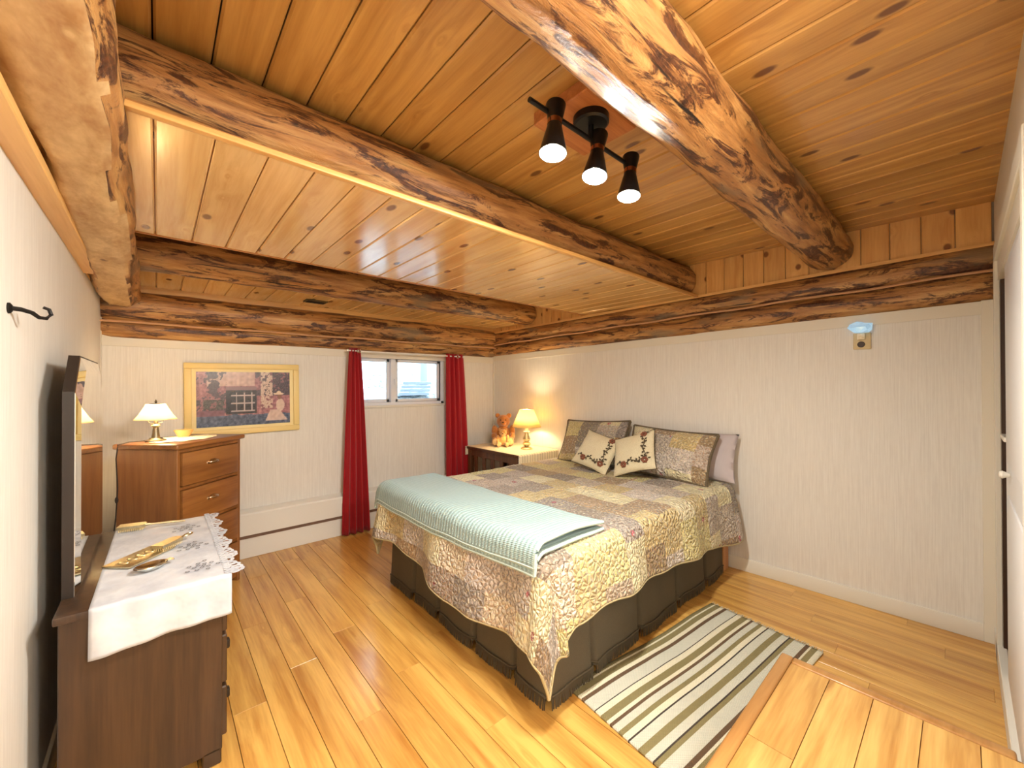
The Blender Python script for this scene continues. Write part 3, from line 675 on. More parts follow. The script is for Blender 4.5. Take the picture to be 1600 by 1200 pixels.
# quilt draped over the mattress
QZ = 0.662; EX, EY0, EY1, HX = 1.235, 1.165, 2.685, 3.13
def lerp_tab(tab, x):
    for (a, va), (b, vb) in zip(tab, tab[1:]):
        if x <= b:
            t = max(0, (x-a)/(b-a)); t = t*t*(3-2*t); return va+(vb-va)*t
    return tab[-1][1]
foot_drop = [(1.15, 0.40), (1.30, 0.41), (1.50, 0.43), (1.78, 0.435), (2.1, 0.375), (2.46, 0.335), (2.7, 0.35)]
near_drop = [(1.2, 0.41), (1.34, 0.33), (1.5, 0.305), (1.8, 0.32), (2.15, 0.33), (2.6, 0.36), (3.0, 0.42), (3.2, 0.42)]
def drape(a):                  # arc length past the edge -> (outward, down)
    r = 0.06; q = r*PI/2
    if a <= 0: return 0.0, 0.0
    if a < q: th = a/r; return r*math.sin(th), r*(1-math.cos(th))
    e = a-q; return r+0.13*e, r+e*0.985
def quilt_pt(u, v):
    # u: 0 at foot hem .. 1 at head ; v: 0 near hem .. 1 far hem
    x_n = EX + (HX-EX)*max(0, (u-0.2)/0.8)
    y_n = EY0 + (EY1-EY0)*min(1, max(0, (v-0.17)/0.66))
    a = (0.2-u)/0.2*lerp_tab(foot_drop, y_n) if u < 0.2 else 0.0
    if v < 0.17: b = (0.17-v)/0.17*lerp_tab(near_drop, x_n); sy = -1; y0 = EY0
    elif v > 0.83: b = (v-0.83)/0.17*0.36; sy = 1; y0 = EY1
    else: b = 0.0; sy = 0; y0 = y_n
    R0 = 0.05
    uvx = x_n - a; uvy = y_n + sy*b
    if a > 0 and b > 0:
        L = math.hypot(a, b); th = math.atan2(b, a); o, dn = drape(L)
        o += 0.028*math.sin(th*4+0.6)*min(1, L/0.3)
        px = EX - o*math.cos(th); py = y0 + sy*o*math.sin(th); pz = QZ-dn
    elif a > 0:
        o, dn = drape(a); o += (0.022*math.sin(y_n*7.5+0.5)+0.012*math.sin(y_n*17))*min(1, a/0.3)
        px = EX-o; py = y_n; pz = QZ-dn
    elif b > 0:
        o, dn = drape(b); o += (0.016*math.sin(x_n*8.5)+0.008*math.sin(x_n*19))*min(1, b/0.3)
        px = x_n; py = y0+sy*o; pz = QZ-dn
    else: px, py, pz = x_n, y_n, QZ
    edge = min(1, max(0, (x_n-EX)/0.12))*min(1, max(0, (y_n-EY0)/0.12))*min(1, max(0, (EY1-y_n)/0.12))
    n_ = noise.noise(Vector((uvx*3.1, uvy*3.1, 2)))
    pz += 0.010*n_*(1 if a+b == 0 else 0.3) + 0.004*noise.noise(Vector((uvx*11, uvy*11, 7)))
    return Vector((px, py, pz)), (uvx, uvy)
bm = B(); NU, NV = 150, 150
sheet(bm, lambda u, v: quilt_pt(u, v)[0], NU, NV, lambda u, v: quilt_pt(u, v)[1])
qo = obj('quilt', bm, M['quilt'], None, 0, recalc=True)
for p in qo.data.polygons: p.use_smooth = True
md = qo.modifiers.new('thickness', 'SOLIDIFY'); md.thickness = 0.012; md.offset = 0.0
tag(qo, 'floral patchwork quilt in cream, tan and grey draped over the bed', 'quilt')
hem = [quilt_pt(0, i/120)[0] for i in range(121)]; hem2 = [quilt_pt(i/140, 0)[0] for i in range(141)]; hem3 = [quilt_pt(i/140, 1)[0] for i in range(141)]
for hq in (hem, hem2, hem3):
    bm = B(); tube(bm, hq, 0.0075, 6); obj('binding', bm, M['binding'], qo)

# folded blue blanket across the foot of the bed: two layers, open at the near side
def blank(off, sh):
    def f(u, v):
        # u across the bed (near->far), v from head side to the foot side
        y = 1.17 + 1.60*u; x = 1.63 - 0.03*u - 0.515*v - 0.02*math.sin(u*PI)
        z = QZ+0.022+off + 0.008*noise.noise(Vector((x*4, y*4, 3)))
        if x < EX-0.0:
            o, dn = drape(EX-x); x = EX-o; z -= dn
            x -= 0.012
        if y > EY1:
            o, dn = drape(y-EY1); y = EY1+o+0.02; z -= dn
        if u < 0.18: z += (0.18-u)/0.18*0.03*(1 if off > 0.01 else 0.1)*(0.3+0.7*v*(1-v)*4) 
        return Vector((x, y, z))
    return f
bk = thing('folded_blanket', 'pale blue ribbed blanket folded across the foot of the patchwork quilt', 'blanket', (0, 0, 0))
for off, nm in ((0.0, 'lower_fold'), (0.024, 'upper_fold')):
    bm = B(); f = blank(off, 0); sheet(bm, f, 90, 50, lambda u, v: (u*1.6, v*0.6)); o = obj(nm, bm, M['blue'], bk, 0)
    for p in o.data.polygons: p.use_smooth = True
    md = o.modifiers.new('thickness', 'SOLIDIFY'); md.thickness = 0.014; md.offset = 0
    edge = [f(i/60, 1.0) for i in range(61)]
    bm = B(); tube(bm, edge, 0.009, 6); tube(bm, [f(0, i/40) for i in range(41)], 0.009, 6); obj('binding', bm, M['bluebind'], o)

# ------------------------------------------------------------------ pillows
def pillow(name, w, h, t, mat, label, loc, rz, tilt, roll=0.0, group=None, flange=0.0, uvs=1.0, sag=0.0):
    """upright pillow: width along local Y, height up, thickness along X; base centre at loc; leans back by tilt"""
    bm = B(); uvl = bm.loops.layers.uv.verify(); N = 26
    def fn(s, front):
        def g(u, v):
            a, b = 2*u-1, 2*v-1
            prof = max(0.0, (1-abs(a)**2.6))**0.6*max(0.0, (1-abs(b)**2.6))**0.6
            pin = 1-0.05*(1-abs(b)**2)*abs(a)**4*0 
            y = a*w/2*(1-0.06*(1-b*b)*abs(a)); z = b*h/2*(1-0.07*(1-a*a)*abs(b)) + h/2
            z -= sag*(1-a*a)*(0.5+0.5*b)
            return Vector((s*(0.5*t*prof+0.004) + 0.006*noise.noise(Vector((a*2, b*2, s+t*9))), y, z))
        return g
    for s in (-1, 1):
        sheet(bm, fn(s, 0), N, N, lambda u, v: (u*w*uvs+loc[0], v*h*uvs+loc[1]))
    bmesh.ops.remove_doubles(bm, verts=bm.verts, dist=0.0085)
    root = thing(name, label, 'pillow', loc, rz, group)
    root.rotation_euler = (roll, tilt, rz)
    o = obj('cover', bm, mat, root, 0)
    for p in o.data.polygons: p.use_smooth = True
    return root, o
def piping(root, w, h, mat, r=0.006, sides='LRTB', off=0.0):
    bm = B(); g = lambda a, b: Vector((off, a*w/2*(1-0.06*(1-b*b)*abs(a)), b*h/2*(1-0.07*(1-a*a)*abs(b))+h/2))
    R_ = [i/14*2-1 for i in range(15)]
    if 'L' in sides: tube(bm, [g(-1, q) for q in R_], r, 6)
    if 'R' in sides: tube(bm, [g(1, q) for q in R_], r, 6)
    if 'T' in sides: tube(bm, [g(q, 1) for q in R_], r, 6)
    if 'B' in sides: tube(bm, [g(q, -1) for q in R_], r, 6)
    obj('piping', bm, mat, root)
PZ = QZ+0.013
r_, _ = pillow('pillow', 0.66, 0.36, 0.12, M['lilac'], 'plain lilac pillow behind the patchwork sham beside the bare mattress edge', (3.11, 1.42, PZ), 0.0, math.radians(16))
r_, _ = pillow('pillow_sham', 0.70, 0.42, 0.17, M['sham'], 'patchwork pillow sham propped near the bedside lamp', (2.93, 2.27, PZ), 0.0, math.radians(26), math.radians(-3), 'patchwork shams')
piping(r_, 0.70, 0.42, M['shamtrim'], 0.012)
r_, _ = pillow('pillow_sham', 0.70, 0.40, 0.17, M['sham'], 'patchwork pillow sham in front of the plain lilac pillow', (2.90, 1.55, PZ), 0.0, math.radians(28), math.radians(2), 'patchwork shams')
piping(r_, 0.70, 0.40, M['shamtrim'], 0.012)
def embroider(root, w, h, flip):
    # vine sprays along two edges plus flowers, raised on the front (-X) face
    def P(a, b):
        prof = max(0.0, (1-abs(a)**2.6))**0.6*max(0.0, (1-abs(b)**2.6))**0.6
        return Vector((-(0.5*0.11*prof+0.008), a*w/2, b*h/2+h/2))
    bm = B()
    def leaf(a, b, ang, s=0.09):
        da, db = math.cos(ang)*s, math.sin(ang)*s; na, nb = -math.sin(ang)*s*0.28, math.cos(ang)*s*0.28
        pts = [P(a, b), P(a+da*0.5+na, b+db*0.5+nb), P(a+da, b+db), P(a+da*0.5-na, b+db*0.5-nb)]
        bm.faces.new([bm.verts.new(p+Vector((-0.002, 0, 0))) for p in pts])
    for path in ([(-0.75+0.15*i, -0.55+0.07*math.sin(i*1.6)) for i in range(10)], [(flip*(0.62+0.06*math.sin(i*1.5)), -0.45+0.14*i) for i in range(10)]):
        tube(bm, [P(a, b)+Vector((-0.001, 0, 0)) for a, b in path], 0.003, 5)
        for i, (a, b) in enumerate(path):
            leaf(a, b, i*2.4+0.5, 0.17); leaf(a, b, i*2.4+2.7, 0.15)
    for a, b in ((flip*0.62, -0.60), (-flip*0.35, -0.62), (flip*0.6, 0.72)):
        rb = B()
        for q in range(6):
            aa = a+0.09*math.cos(q*PI/3); bb = b+0.09*math.sin(q*PI/3); t = bmesh.new(); bmesh.ops.create_uvsphere(t, u_segments=8, v_segments=5, radius=0.011)
            merge(rb, t, Matrix.Translation(P(aa, bb)))
        obj('flower_embroidery', rb, M['rosethread'], root)
    obj('vine_embroidery', bm, M['vine'], root, 0)
r_, _ = pillow('throw_cushion', 0.36, 0.33, 0.11, M['cushion'], 'cream embroidered cushion leaning on the sham nearer the lamp', (2.70, 2.09, PZ+0.015), math.radians(8), math.radians(34), math.radians(14), 'embroidered cushions')
piping(r_, 0.36, 0.33, M['vine'], 0.004); embroider(r_, 0.36, 0.33, -1)
r_, _ = pillow('throw_cushion', 0.36, 0.34, 0.11, M['cushion'], 'cream embroidered cushion tipped on its corner against the other sham', (2.70, 1.65, PZ+0.045), math.radians(-6), math.radians(32), math.radians(-22), 'embroidered cushions')
piping(r_, 0.36, 0.34, M['vine'], 0.004); embroider(r_, 0.36, 0.34, -1)

# ------------------------------------------------------------------ rug
rA, rB, rC, rD = Vector((1.40, 1.195, 0)), Vector((2.62, 1.055, 0)), Vector((2.56, 0.48, 0)), Vector((1.335, 0.60, 0))
def rugf(u, v):
    p = rA*(1-u)*(1-v)+rB*u*(1-v)+rC*u*v+rD*(1-u)*v
    z = 0.010+0.004*max(0, noise.noise(Vector((p.x*5, p.y*5, 0))))
    return Vector((p.x, p.y+0.006*math.sin(u*9)*(1-v), z))
bm = B(); sheet(bm, rugf, 60, 30, lambda u, v: (u*1.2, v)); ro = obj('rug', bm, M['rug'], None, 0)
for p in ro.data.polygons: p.use_smooth = True
md = ro.modifiers.new('thickness', 'SOLIDIFY'); md.thickness = 0.009; md.offset = -1
tag(ro, 'striped cream, olive and brown woven rug on the floor beside the bed', 'rug')
bm = B()
for i in range(60):
    v = (i+0.5)/60; a = rugf(1, v); b = a+Vector((random.uniform(0.02, 0.035), random.uniform(-0.008, 0.008), -0.006)); tube(bm, [a-Vector((0.004, 0, 0.003)), b], 0.0022, 4)
f_ = obj('fringe', bm, M['rugfringe'], ro, 0); f_['kind'] = 'stuff'

# ------------------------------------------------------------------ tall chest of drawers set across the corner
CW, CD, CH = 0.506, 0.387, 1.04
tc = thing('chest_of_drawers', 'tall honey-pine chest with four drawers standing across the corner under the picture', 'chest', (0.086, 3.088, 0), math.radians(45))
bm = B(); box(bm, 0.0, 0.022, 0.0, CD, 0.0, CH-0.032, 0.003, 1); box(bm, CW-0.022, CW, 0.0, CD, 0, CH-0.032, 0.003, 1); box(bm, 0.02, CW-0.02, CD-0.02, CD, 0.03, CH-0.032); box(bm, 0.02, CW-0.02, 0.012, CD-0.01, 0.03, 0.07); box(bm, 0.02, CW-0.02, 0.004, CD-0.01, CH-0.055, CH-0.032)
for z in (0.298, 0.534, 0.768): box(bm, 0.02, CW-0.02, 0.004, CD-0.02, z-0.009, z+0.009)
obj('body', bm, M['cabinetz'], tc)
bm = B(); box(bm, 0.045, CW-0.045+0.0, 0.03, 0.05, 0.09, 0.9); o = obj('side_panel', bm, M['cabinetz'], tc); o.location = (0, 0, 0)
bm = B(); box(bm, -0.022, CW+0.022, -0.022, CD+0.004, CH-0.032, CH, 0.010, 3); obj('top', bm, M['cabinet'], tc)
for z0, z1 in ((0.075, 0.285), (0.311, 0.521), (0.547, 0.755), (0.781, 0.982)):
    bm = B(); box(bm, 0.030, CW-0.030, -0.010, 0.03, z0, z1, 0.006, 2); d = obj('drawer', bm, M['cabinet'], tc)
    bm = B(); zc = (z0+z1)/2+0.01
    for i in range(9):      # cup pull: half dome open below
        pass
    t = bmesh.new(); bmesh.ops.create_uvsphere(t, u_segments=18, v_segments=10, radius=1)
    bmesh.ops.delete(t, geom=[v for v in t.verts if v.co.y > 0.02 or v.co.z < -0.25], context='VERTS')
    merge(bm, t, Matrix.Translation((CW/2, -0.010, zc)) @ Matrix.Diagonal((0.044, 0.024, 0.022, 1)))
    box(bm, CW/2-0.050, CW/2+0.050, -0.013, -0.009, zc-0.006, zc+0.010, 0.002, 1)
    o = obj('cup_pull', bm, M['chrome'], d); md = o.modifiers.new('t', 'SOLIDIFY'); md.thickness = 0.002

def place45(dx, dy): # position on the chest top, local -> world
    c = math.cos(math.radians(45)); return (0.086+c*dx-c*dy, 3.088+c*dx+c*dy)
# doily
def doily(name, label, cx, cy, z, rx, ry, rz, m):
    bm = B(); N = 72; c = bm.verts.new((0, 0, 0.002)); ringv = []
    for i in range(N):
        a = 2*PI*i/N; r = 1+0.06*abs(math.sin(a*9)); ringv.append(bm.verts.new((rx*r*math.cos(a), ry*r*math.sin(a), 0.002+0.0015*math.sin(a*9))))
    for i in range(N): bm.faces.new((c, ringv[i], ringv[(i+1) % N]))
    o = obj(name, bm, m, None, 0, (cx, cy, z), rz); md = o.modifiers.new('t', 'SOLIDIFY'); md.thickness = 0.002; md.offset = 1
    return tag(o, label, 'doily')
px_, py_ = place45(0.25, 0.19)
doily('doily', 'cream scalloped doily under the small lamp on the tall chest', px_, py_, CH, 0.20, 0.14, math.radians(45), M['cream'])

def lamp_small(loc):
    L = thing('table_lamp', 'small pewter lamp with cream bell shade on the tall chest', 'lamp', loc)
    bm = B(); lathe(bm, [(0.0, 0.0), (0.052, 0.0), (0.052, 0.008), (0.036, 0.014), (0.030, 0.022), (0.0, 0.022)], 24); obj('base', bm, M['pewter'], L)
    bm = B(); lathe(bm, [(0.022, 0.02), (0.017, 0.05), (0.014, 0.085), (0.020, 0.092), (0.026, 0.096), (0.022, 0.102), (0.012, 0.108), (0.009, 0.125), (0.0, 0.125)], 20); obj('stem', bm, M['pewter'], L)
    bm = B()
    for s in (-1, 1): tube(bm, [(s*0.010, 0, 0.108), (s*0.034, 0, 0.118), (s*0.036, 0, 0.150), (s*0.012, 0, 0.225), (0, 0, 0.236)], 0.0022, 6)
    obj('harp', bm, M['pewter'], L)
    prof = [(0.104, 0.135), (0.098, 0.142), (0.082, 0.165), (0.066, 0.195), (0.052, 0.222), (0.048, 0.232)]
    bm = B(); lathe(bm, prof, 32); o = obj('lamp_shade', bm, M['shade1'], L); md = o.modifiers.new('t', 'SOLIDIFY'); md.thickness = 0.0015
    bm = B(); lathe(bm, [(0.0, 0.236), (0.030, 0.236), (0.034, 0.232), (0.0, 0.232)], 20); lathe(bm, [(0.004, 0.236), (0.007, 0.246), (0.003, 0.256), (0.0, 0.262)], 12); obj('finial', bm, M['pewter'], L)
    bm = B(); ball(bm, (0, 0, 0.165), 0.020, 0.020, 0.026, 14); obj('bulb', bm, M['bulbl'], L)
    x, y = loc[0], loc[1]
    cp = [Vector((-0.045, 0.0, 0.006)), Vector((-0.12, -0.035, 0.008)), Vector((-0.165, -0.07, 0.0)), Vector((-0.172, -0.078, -0.08)), Vector((-0.165, -0.085, -0.25)), Vector((-0.172, -0.080, -0.42)), Vector((-0.19, -0.075, -0.62)), Vector((-0.20, -0.07, -0.80)), Vector((-0.20, -0.07, -0.985))]
    sm = []
    for a, b in zip(cp, cp[1:]): sm += [a.lerp(b, t/4) for t in range(4)]
    bm = B(); tube(bm, sm+[cp[-1]], 0.0035, 6); cd = obj('cord', bm, M['cord'], L)
    bm = B(); ball(bm, (-0.169, -0.083, -0.32), 0.008, 0.008, 0.020, 8); obj('switch', bm, M['cord'], cd)
    point('chest_lamp_light', (loc[0], loc[1], loc[2]+0.19), LAMP_W, (1.0, 0.76, 0.44), 0.03)
lx_, ly_ = place45(0.115, 0.25)
lamp_small((lx_, ly_, CH+0.003))
gx, gy = place45(0.335, 0.27)
bm = B(); lathe(bm, [(0.0, 0.0), (0.030, 0.0), (0.034, 0.004), (0.050, 0.034), (0.056, 0.046), (0.053, 0.046), (0.046, 0.034), (0.028, 0.008), (0.0, 0.006)], 20)
tag(obj('glass_dish', bm, M['amber'], None, 35, (gx, gy, CH+0.004)), 'small amber glass dish on the chest below the picture', 'dish')
bm = B(); cp = [(-0.272, 2.90, 1.25), (-0.268, 2.93, 1.10), (-0.262, 2.96, 0.95), (-0.258, 2.98, 0.80), (-0.262, 2.98, 0.60), (-0.258, 3.0, 0.35), (-0.262, 3.0, 0.004)]
tube(bm, cp, 0.004, 6); tag(obj('power_cord', bm, M['cord']), 'dark power cord hanging down the wall between mirror and tall chest', 'cord')

# ------------------------------------------------------------------ low dresser with mirror along the left wall
DX0, DX1, DY0, DY1, DH = -0.235, 0.20, 1.80, 2.70, 0.69
ld = thing('low_dresser', 'worn dark walnut dresser beside the left wall under a white runner', 'dresser', (0, 0, 0))
bm = B(); box(bm, DX0+0.01, DX1-0.02, DY0+0.012, DY1-0.012, 0.05, DH-0.025, 0.003, 1); obj('body', bm, M['darkwood'], ld)
bm = B(); box(bm, DX0, DX1+0.008, DY0-0.004, DY1+0.004, DH-0.026, DH, 0.006, 2); obj('top', bm, M['darkwood'], ld)
for x, y in ((DX0+0.04, DY0+0.04), (DX0+0.04, DY1-0.04), (DX1-0.05, DY0+0.04), (DX1-0.05, DY1-0.04)):
    bm = B(); box(bm, x-0.028, x+0.028, y-0.028, y+0.028, 0, 0.06, 0.004, 1); obj('foot', bm, M['darkwood'], ld)
for z0, z1 in ((0.085, 0.265), (0.280, 0.455), (0.470, 0.645)):
    for y0, y1 in ((DY0+0.03, 2.245), (2.255, DY1-0.03)):
        bm = B(); box(bm, DX1-0.035, DX1-0.004, y0, y1, z0, z1, 0.004, 1); d = obj('drawer', bm, M['darkwood'], ld)
        bm = B(); yc = (y0+y1)/2; zc = (z0+z1)/2
        for yy in ((yc-0.10, yc+0.10) if y0 < 2.2 else (yc-0.10, yc+0.10)):
            box(bm, DX1-0.006, DX1+0.016, yy-0.014, yy+0.014, zc-0.018, zc+0.018, 0.006, 2)
            b2 = bm; obj('pull', b2, M['blackwood'], d); bm = B()
        bm.free()
# mirror: dark board with clipped corners, bevelled glass
MY0, MY1, MZ0, MZ1 = 1.945, 2.735, DH, 1.485
mr = thing('dresser_mirror', 'frameless clipped-corner mirror on dark backing standing on the low dresser', 'mirror', (0, 0, 0))
def clip(inset): 
    a, b, c, d = MY0+inset, MY1-inset, MZ0+inset*0.3, MZ1-inset; q = 0.125
    return [(a, c), (b, c), (b, d-q), (b-q*0.95, d), (a+q*0.95, d), (a, d-q)]
def poly_x(bm, loops, closed_front=True):
    rs = [[bm.verts.new((x, y, z)) for y, z in lp] for x, lp in loops]
    for a, b in zip(rs, rs[1:]): bridge(bm, a, b)
    bm.faces.new(rs[0]); bm.faces.new(list(reversed(rs[-1])))
bm = B(); poly_x(bm, [(-0.233, clip(-0.006)), (-0.206, clip(-0.006))]); obj('backing', bm, M['blackwood'], mr, 20)
bm = B(); poly_x(bm, [(-0.206, clip(0.0)), (-0.204, clip(0.0)), (-0.1945, clip(0.045))]); obj('mirror_glass', bm, M['mirror'], mr, 5)
for y in (MY0+0.12, MY1-0.12):
    bm = B(); box(bm, -0.2345, -0.215, y-0.02, y+0.02, MZ0+0.001, MZ0+0.30, 0.003, 1); obj('bracket', bm, M['blackwood'], mr)

# runner with cut-work lace edge
CX0, CX1 = -0.150, 0.205
rn = thing('dresser_runner', 'white linen runner with cutwork lace edge hanging over the dresser end', 'runner', (0, 0, 0))
def runf(u, v):
    x = CX0 + (CX1-CX0)*u - 0.02*(1-v)*(1-u)*0.5; s = v*(0.90+0.155)
    if s < 0.155:
        q = 0.155-s; y = DY0-0.010-0.006*math.sin(u*9)*q/0.155-0.004*math.sin(u*21); z = DH+0.004-q*(0.93+0.10*(1-u))
        if q < 0.012: z = DH+0.004-q*0.6
    else:
        y = DY0-0.008+(s-0.155)*0.995; z = DH+0.004+0.0025*max(0, noise.noise(Vector((x*18, y*12, 0))))
    return Vector((x, y, z))
bm = B(); sheet(bm, runf, 34, 90); o = obj('cloth', bm, M['linen'], rn, 0)
for p in o.data.polygons: p.use_smooth = True
md = o.modifiers.new('t', 'SOLIDIFY'); md.thickness = 0.0018
def lace_ring(bm, c, r, nrm='Z'):
    t = bmesh.new(); N = 12; K = 5
    for i in range(N):
        for q in range(4): pass
    pts = [Vector((r*math.cos(2*PI*i/N), r*math.sin(2*PI*i/N), 0)) for i in range(N)]
    inn = [p*0.5 for p in pts]
    A = [t.verts.new(p) for p in pts]; D = [t.verts.new(p) for p in inn]; bridge(t, A, D)
    merge(bm, t, Matrix.Translation(c))
bm = B(); i = 0
y = DY0
while y < DY1+0.01:
    w = 0.016+0.008*abs(math.sin(i*1.3))
    lace_ring(bm, Vector((CX1+0.012+0.012*math.sin(i*0.9), y, DH+0.0065-0.004*abs(math.sin(i*0.9)))), w); lace_ring(bm, Vector((CX1-0.008, y+0.008, DH+0.0072)), 0.012)
    y += 0.024; i += 1
o = obj('lace_edge', bm, M['linen'], rn, 0); o['kind'] = 'stuff'; md = o.modifiers.new('t', 'SOLIDIFY'); md.thickness = 0.0015
for (cx, cy) in ((0.125, 1.93), (0.11, 2.20), (0.10, 2.50)):
    bm = B()
    for q in range(14):
        a = q*2.4; r = 0.008+0.0042*q*0.8; lace_ring(bm, Vector((cx+r*math.cos(a), cy+r*math.sin(a)*1.2, DH+0.0082)), 0.0075)
    o = obj('cutwork', bm, plain('cutwork_shadow', srgb(120, 118, 122), 0.8) if 'cut' not in M else M['cut'], rn, 0); M['cut'] = o.data.materials[0]; o['kind'] = 'stuff'
TZ = DH+0.0085
# silver dish
bm = B(); prof = [(0.0, 0.002), (0.026, 0.002), (0.034, 0.006), (0.042, 0.014), (0.045, 0.016), (0.044, 0.018), (0.034, 0.010), (0.0, 0.005)]
lathe(bm, prof, 32, Matrix.Diagonal((1.15, 0.82, 1, 1))); d_ = obj('silver_dish', bm, M['silver'], None, 35, (-0.018, 2.02, TZ-0.001), math.radians(25))
tag(d_, 'small oval silver dish with a tab handle on the white runner', 'dish')
bm = B(); prism(bm, [(0.045, -0.010), (0.068, -0.016), (0.072, 0.0), (0.068, 0.016), (0.045, 0.010)], 0.012, 0.016); obj('handle', bm, M['silver'], d_)
# vanity set
def brush(name, label, loc, rz, hl, hw, handle, loop):
    t = thing(name, label, 'brush', loc, rz)
    bm = B(); prism(bm, [(-hl/2, -hw/2), (hl/2-0.01, -hw/2), (hl/2, -hw/4), (hl/2, hw/4), (hl/2-0.01, hw/2), (-hl/2, hw/2)], 0.014, 0.026); obj('brush_back', bm, M['brass'], t, 20)
    bm = B()
    for i in range(12):
        for j in range(5): tube(bm, [(-hl/2+0.008+i*(hl-0.018)/11, -hw/2+0.006+j*(hw-0.012)/4, 0.0), (-hl/2+0.008+i*(hl-0.018)/11, -hw/2+0.006+j*(hw-0.012)/4, 0.015)], 0.0014, 4, False)
    o = obj('bristles', bm, M['bristle'], t, 0); o['kind'] = 'stuff'
    bm = B()
    if loop: 
        pts = [(hl/2-0.005, 0, 0.020), (hl/2+0.02, 0, 0.019)] + [(hl/2+0.045-0.022*math.cos(a), 0.010*math.sin(a), 0.017) for a in [2*PI*i/14 for i in range(15)]]
        tube(bm, pts, 0.0035, 6)
    else: tube(bm, [(hl/2-0.004, 0, 0.02), (hl/2+0.03, 0, 0.018), (hl/2+handle*0.7, 0, 0.016), (hl/2+handle, 0, 0.014)], [0.006, 0.0045, 0.007, 0.004], 8)
    obj('handle', bm, M['brass'], t)
brush('hairbrush', 'gilt hairbrush with long handle at the far end of the runner', (-0.09, 2.63, TZ), math.radians(-14), 0.10, 0.055, 0.15, False)
brush('clothes_brush', 'gilt brush with looped handle resting across the ornate gilt plaque', (0.035, 2.225, TZ+0.007), math.radians(48), 0.11, 0.05, 0.1, True)
hm = thing('vanity_plaque', 'flat ornate gilt rectangular mirror back lying on the white runner', 'mirror', (-0.05, 2.185, TZ), math.radians(47))
bm = B(); box(bm, -0.10, 0.10, -0.055, 0.055, 0.0, 0.008, 0.003, 2); obj('plate', bm, M['brass'], hm)
bm = B()
for q in range(5): tube(bm, [(-0.07+0.035*q+0.012*math.cos(a), 0.018*math.sin(a), 0.009) for a in [2*PI*i/12 for i in range(13)]], 0.002, 5)
obj('relief', bm, M['brass'], hm)

# ------------------------------------------------------------------ picture above the chest
pc = thing('framed_picture', 'cream framed print of a cottage window and seated woman in a hat', 'picture', (0.535, YB, 1.285)); pc.rotation_euler.y = math.radians(-0.6)
pw, ph, ft = 0.39, 0.283, 0.075
M['frame'] = plain('frame_cream', srgb(232, 208, 140), 0.45); M['mat2'] = plain('frame_inner', srgb(236, 218, 160), 0.5)
for a in ((-pw, pw, ph-0.045, ph), (-pw, pw, -ph, -ph+0.045), (-pw, -pw+0.045, -ph+0.045, ph-0.045), (pw-0.045, pw, -ph+0.045, ph-0.045)):
    bm = B(); box(bm, a[0], a[1], -0.035, -0.004, a[2], a[3], 0.006, 2); obj('frame_rail', bm, M['frame'], pc)
bm = B(); box(bm, -pw+0.04, pw-0.04, -0.020, -0.004, -ph+0.04, ph-0.04); obj('mat_board', bm, M['mat2'], pc, 0)
def paint(u, v):
    n1 = noise.noise(Vector((u*9, v*6, 1))); n2 = noise.noise(Vector((u*30, v*18, 5))); n3 = noise.noise(Vector((u*70, v*45, 9)))
    c = Vector((0.50, 0.30, 0.33)) + Vector((0.22, 0.15, 0.15))*n2 + Vector((0.10, 0.09, 0.09))*n3
    if v > 0.74 and 0.10 < u < 0.60: c = Vector((0.66, 0.52, 0.48)) + Vector((0.14, 0.12, 0.12))*n2
    fol = n1*0.6+n2*0.5
    if (u < 0.30 and fol > 0.05 and v > 0.25) or (u > 0.60 and v > 0.55 and fol > -0.1): c = Vector((0.21, 0.16, 0.20)) + Vector((0.13, 0.11, 0.12))*n3
    if 0.66 < u < 0.80 and v > 0.30 and n2+0.4*n3 > -0.15: c = Vector((0.70, 0.58, 0.52)) + Vector((0.15, 0.15, 0.15))*n3
    if 0.06 < u < 0.28 and 0.32 < v < 0.50 and n2 > -0.25: c = Vector((0.20, 0.18, 0.18)) + Vector((0.22, 0.2, 0.18))*n3
    if 0.29 < u < 0.62 and 0.22 < v < 0.73:
        c = Vector((0.10, 0.075, 0.10)) + Vector((0.05, 0.04, 0.05))*n2
        if v > 0.66: c = Vector((0.42, 0.30, 0.33))
        for q in (0.40, 0.485, 0.565):
            if abs(u-q) < 0.006 and 0.26 < v < 0.62: c = Vector((0.62, 0.55, 0.56))
        for q in (0.27, 0.42, 0.56):
            if abs(v-q) < 0.010 and 0.34 < u < 0.60: c = Vector((0.62, 0.55, 0.56))
    if v < 0.20+0.03*n1 - 0.0: c = Vector((0.20, 0.24, 0.34)) + Vector((0.16, 0.16, 0.18))*n2 + Vector((0.1, 0.1, 0.1))*n3
    if 0.20 <= v < 0.30 and u < 0.28: c = Vector((0.36, 0.22, 0.28)) + Vector((0.1, 0.08, 0.09))*n2
    # seated woman: skirt, torso, head, hat
    sk = (u-0.84)/0.14; 
    if 0.06 < v < 0.30 and abs(u-(0.83+0.05*(0.18-v)*2)) < 0.13*(1-(v-0.06)/0.36) and v < 0.27: c = Vector((0.74, 0.62, 0.58)) + Vector((0.10, 0.1, 0.1))*n2
    if ((u-0.885)/0.050)**2+((v-0.36)/0.12)**2 < 1: c = Vector((0.76, 0.64, 0.58)) + Vector((0.08, 0.08, 0.08))*n2
    if ((u-0.875)/0.026)**2+((v-0.525)/0.055)**2 < 1: c = Vector((0.42, 0.26, 0.22))
    if ((u-0.865)/0.062)**2+((v-0.578)/0.020)**2 < 1 or ((u-0.87)/0.03)**2+((v-0.60)/0.035)**2 < 1: c = Vector((0.80, 0.68, 0.58))
    return tuple(max(0.01, min(1, q))**1.7 for q in c)+(1,)
NX, NY = 150, 90; bm = B(); cl = bm.verts.layers.float_color.new('paint')
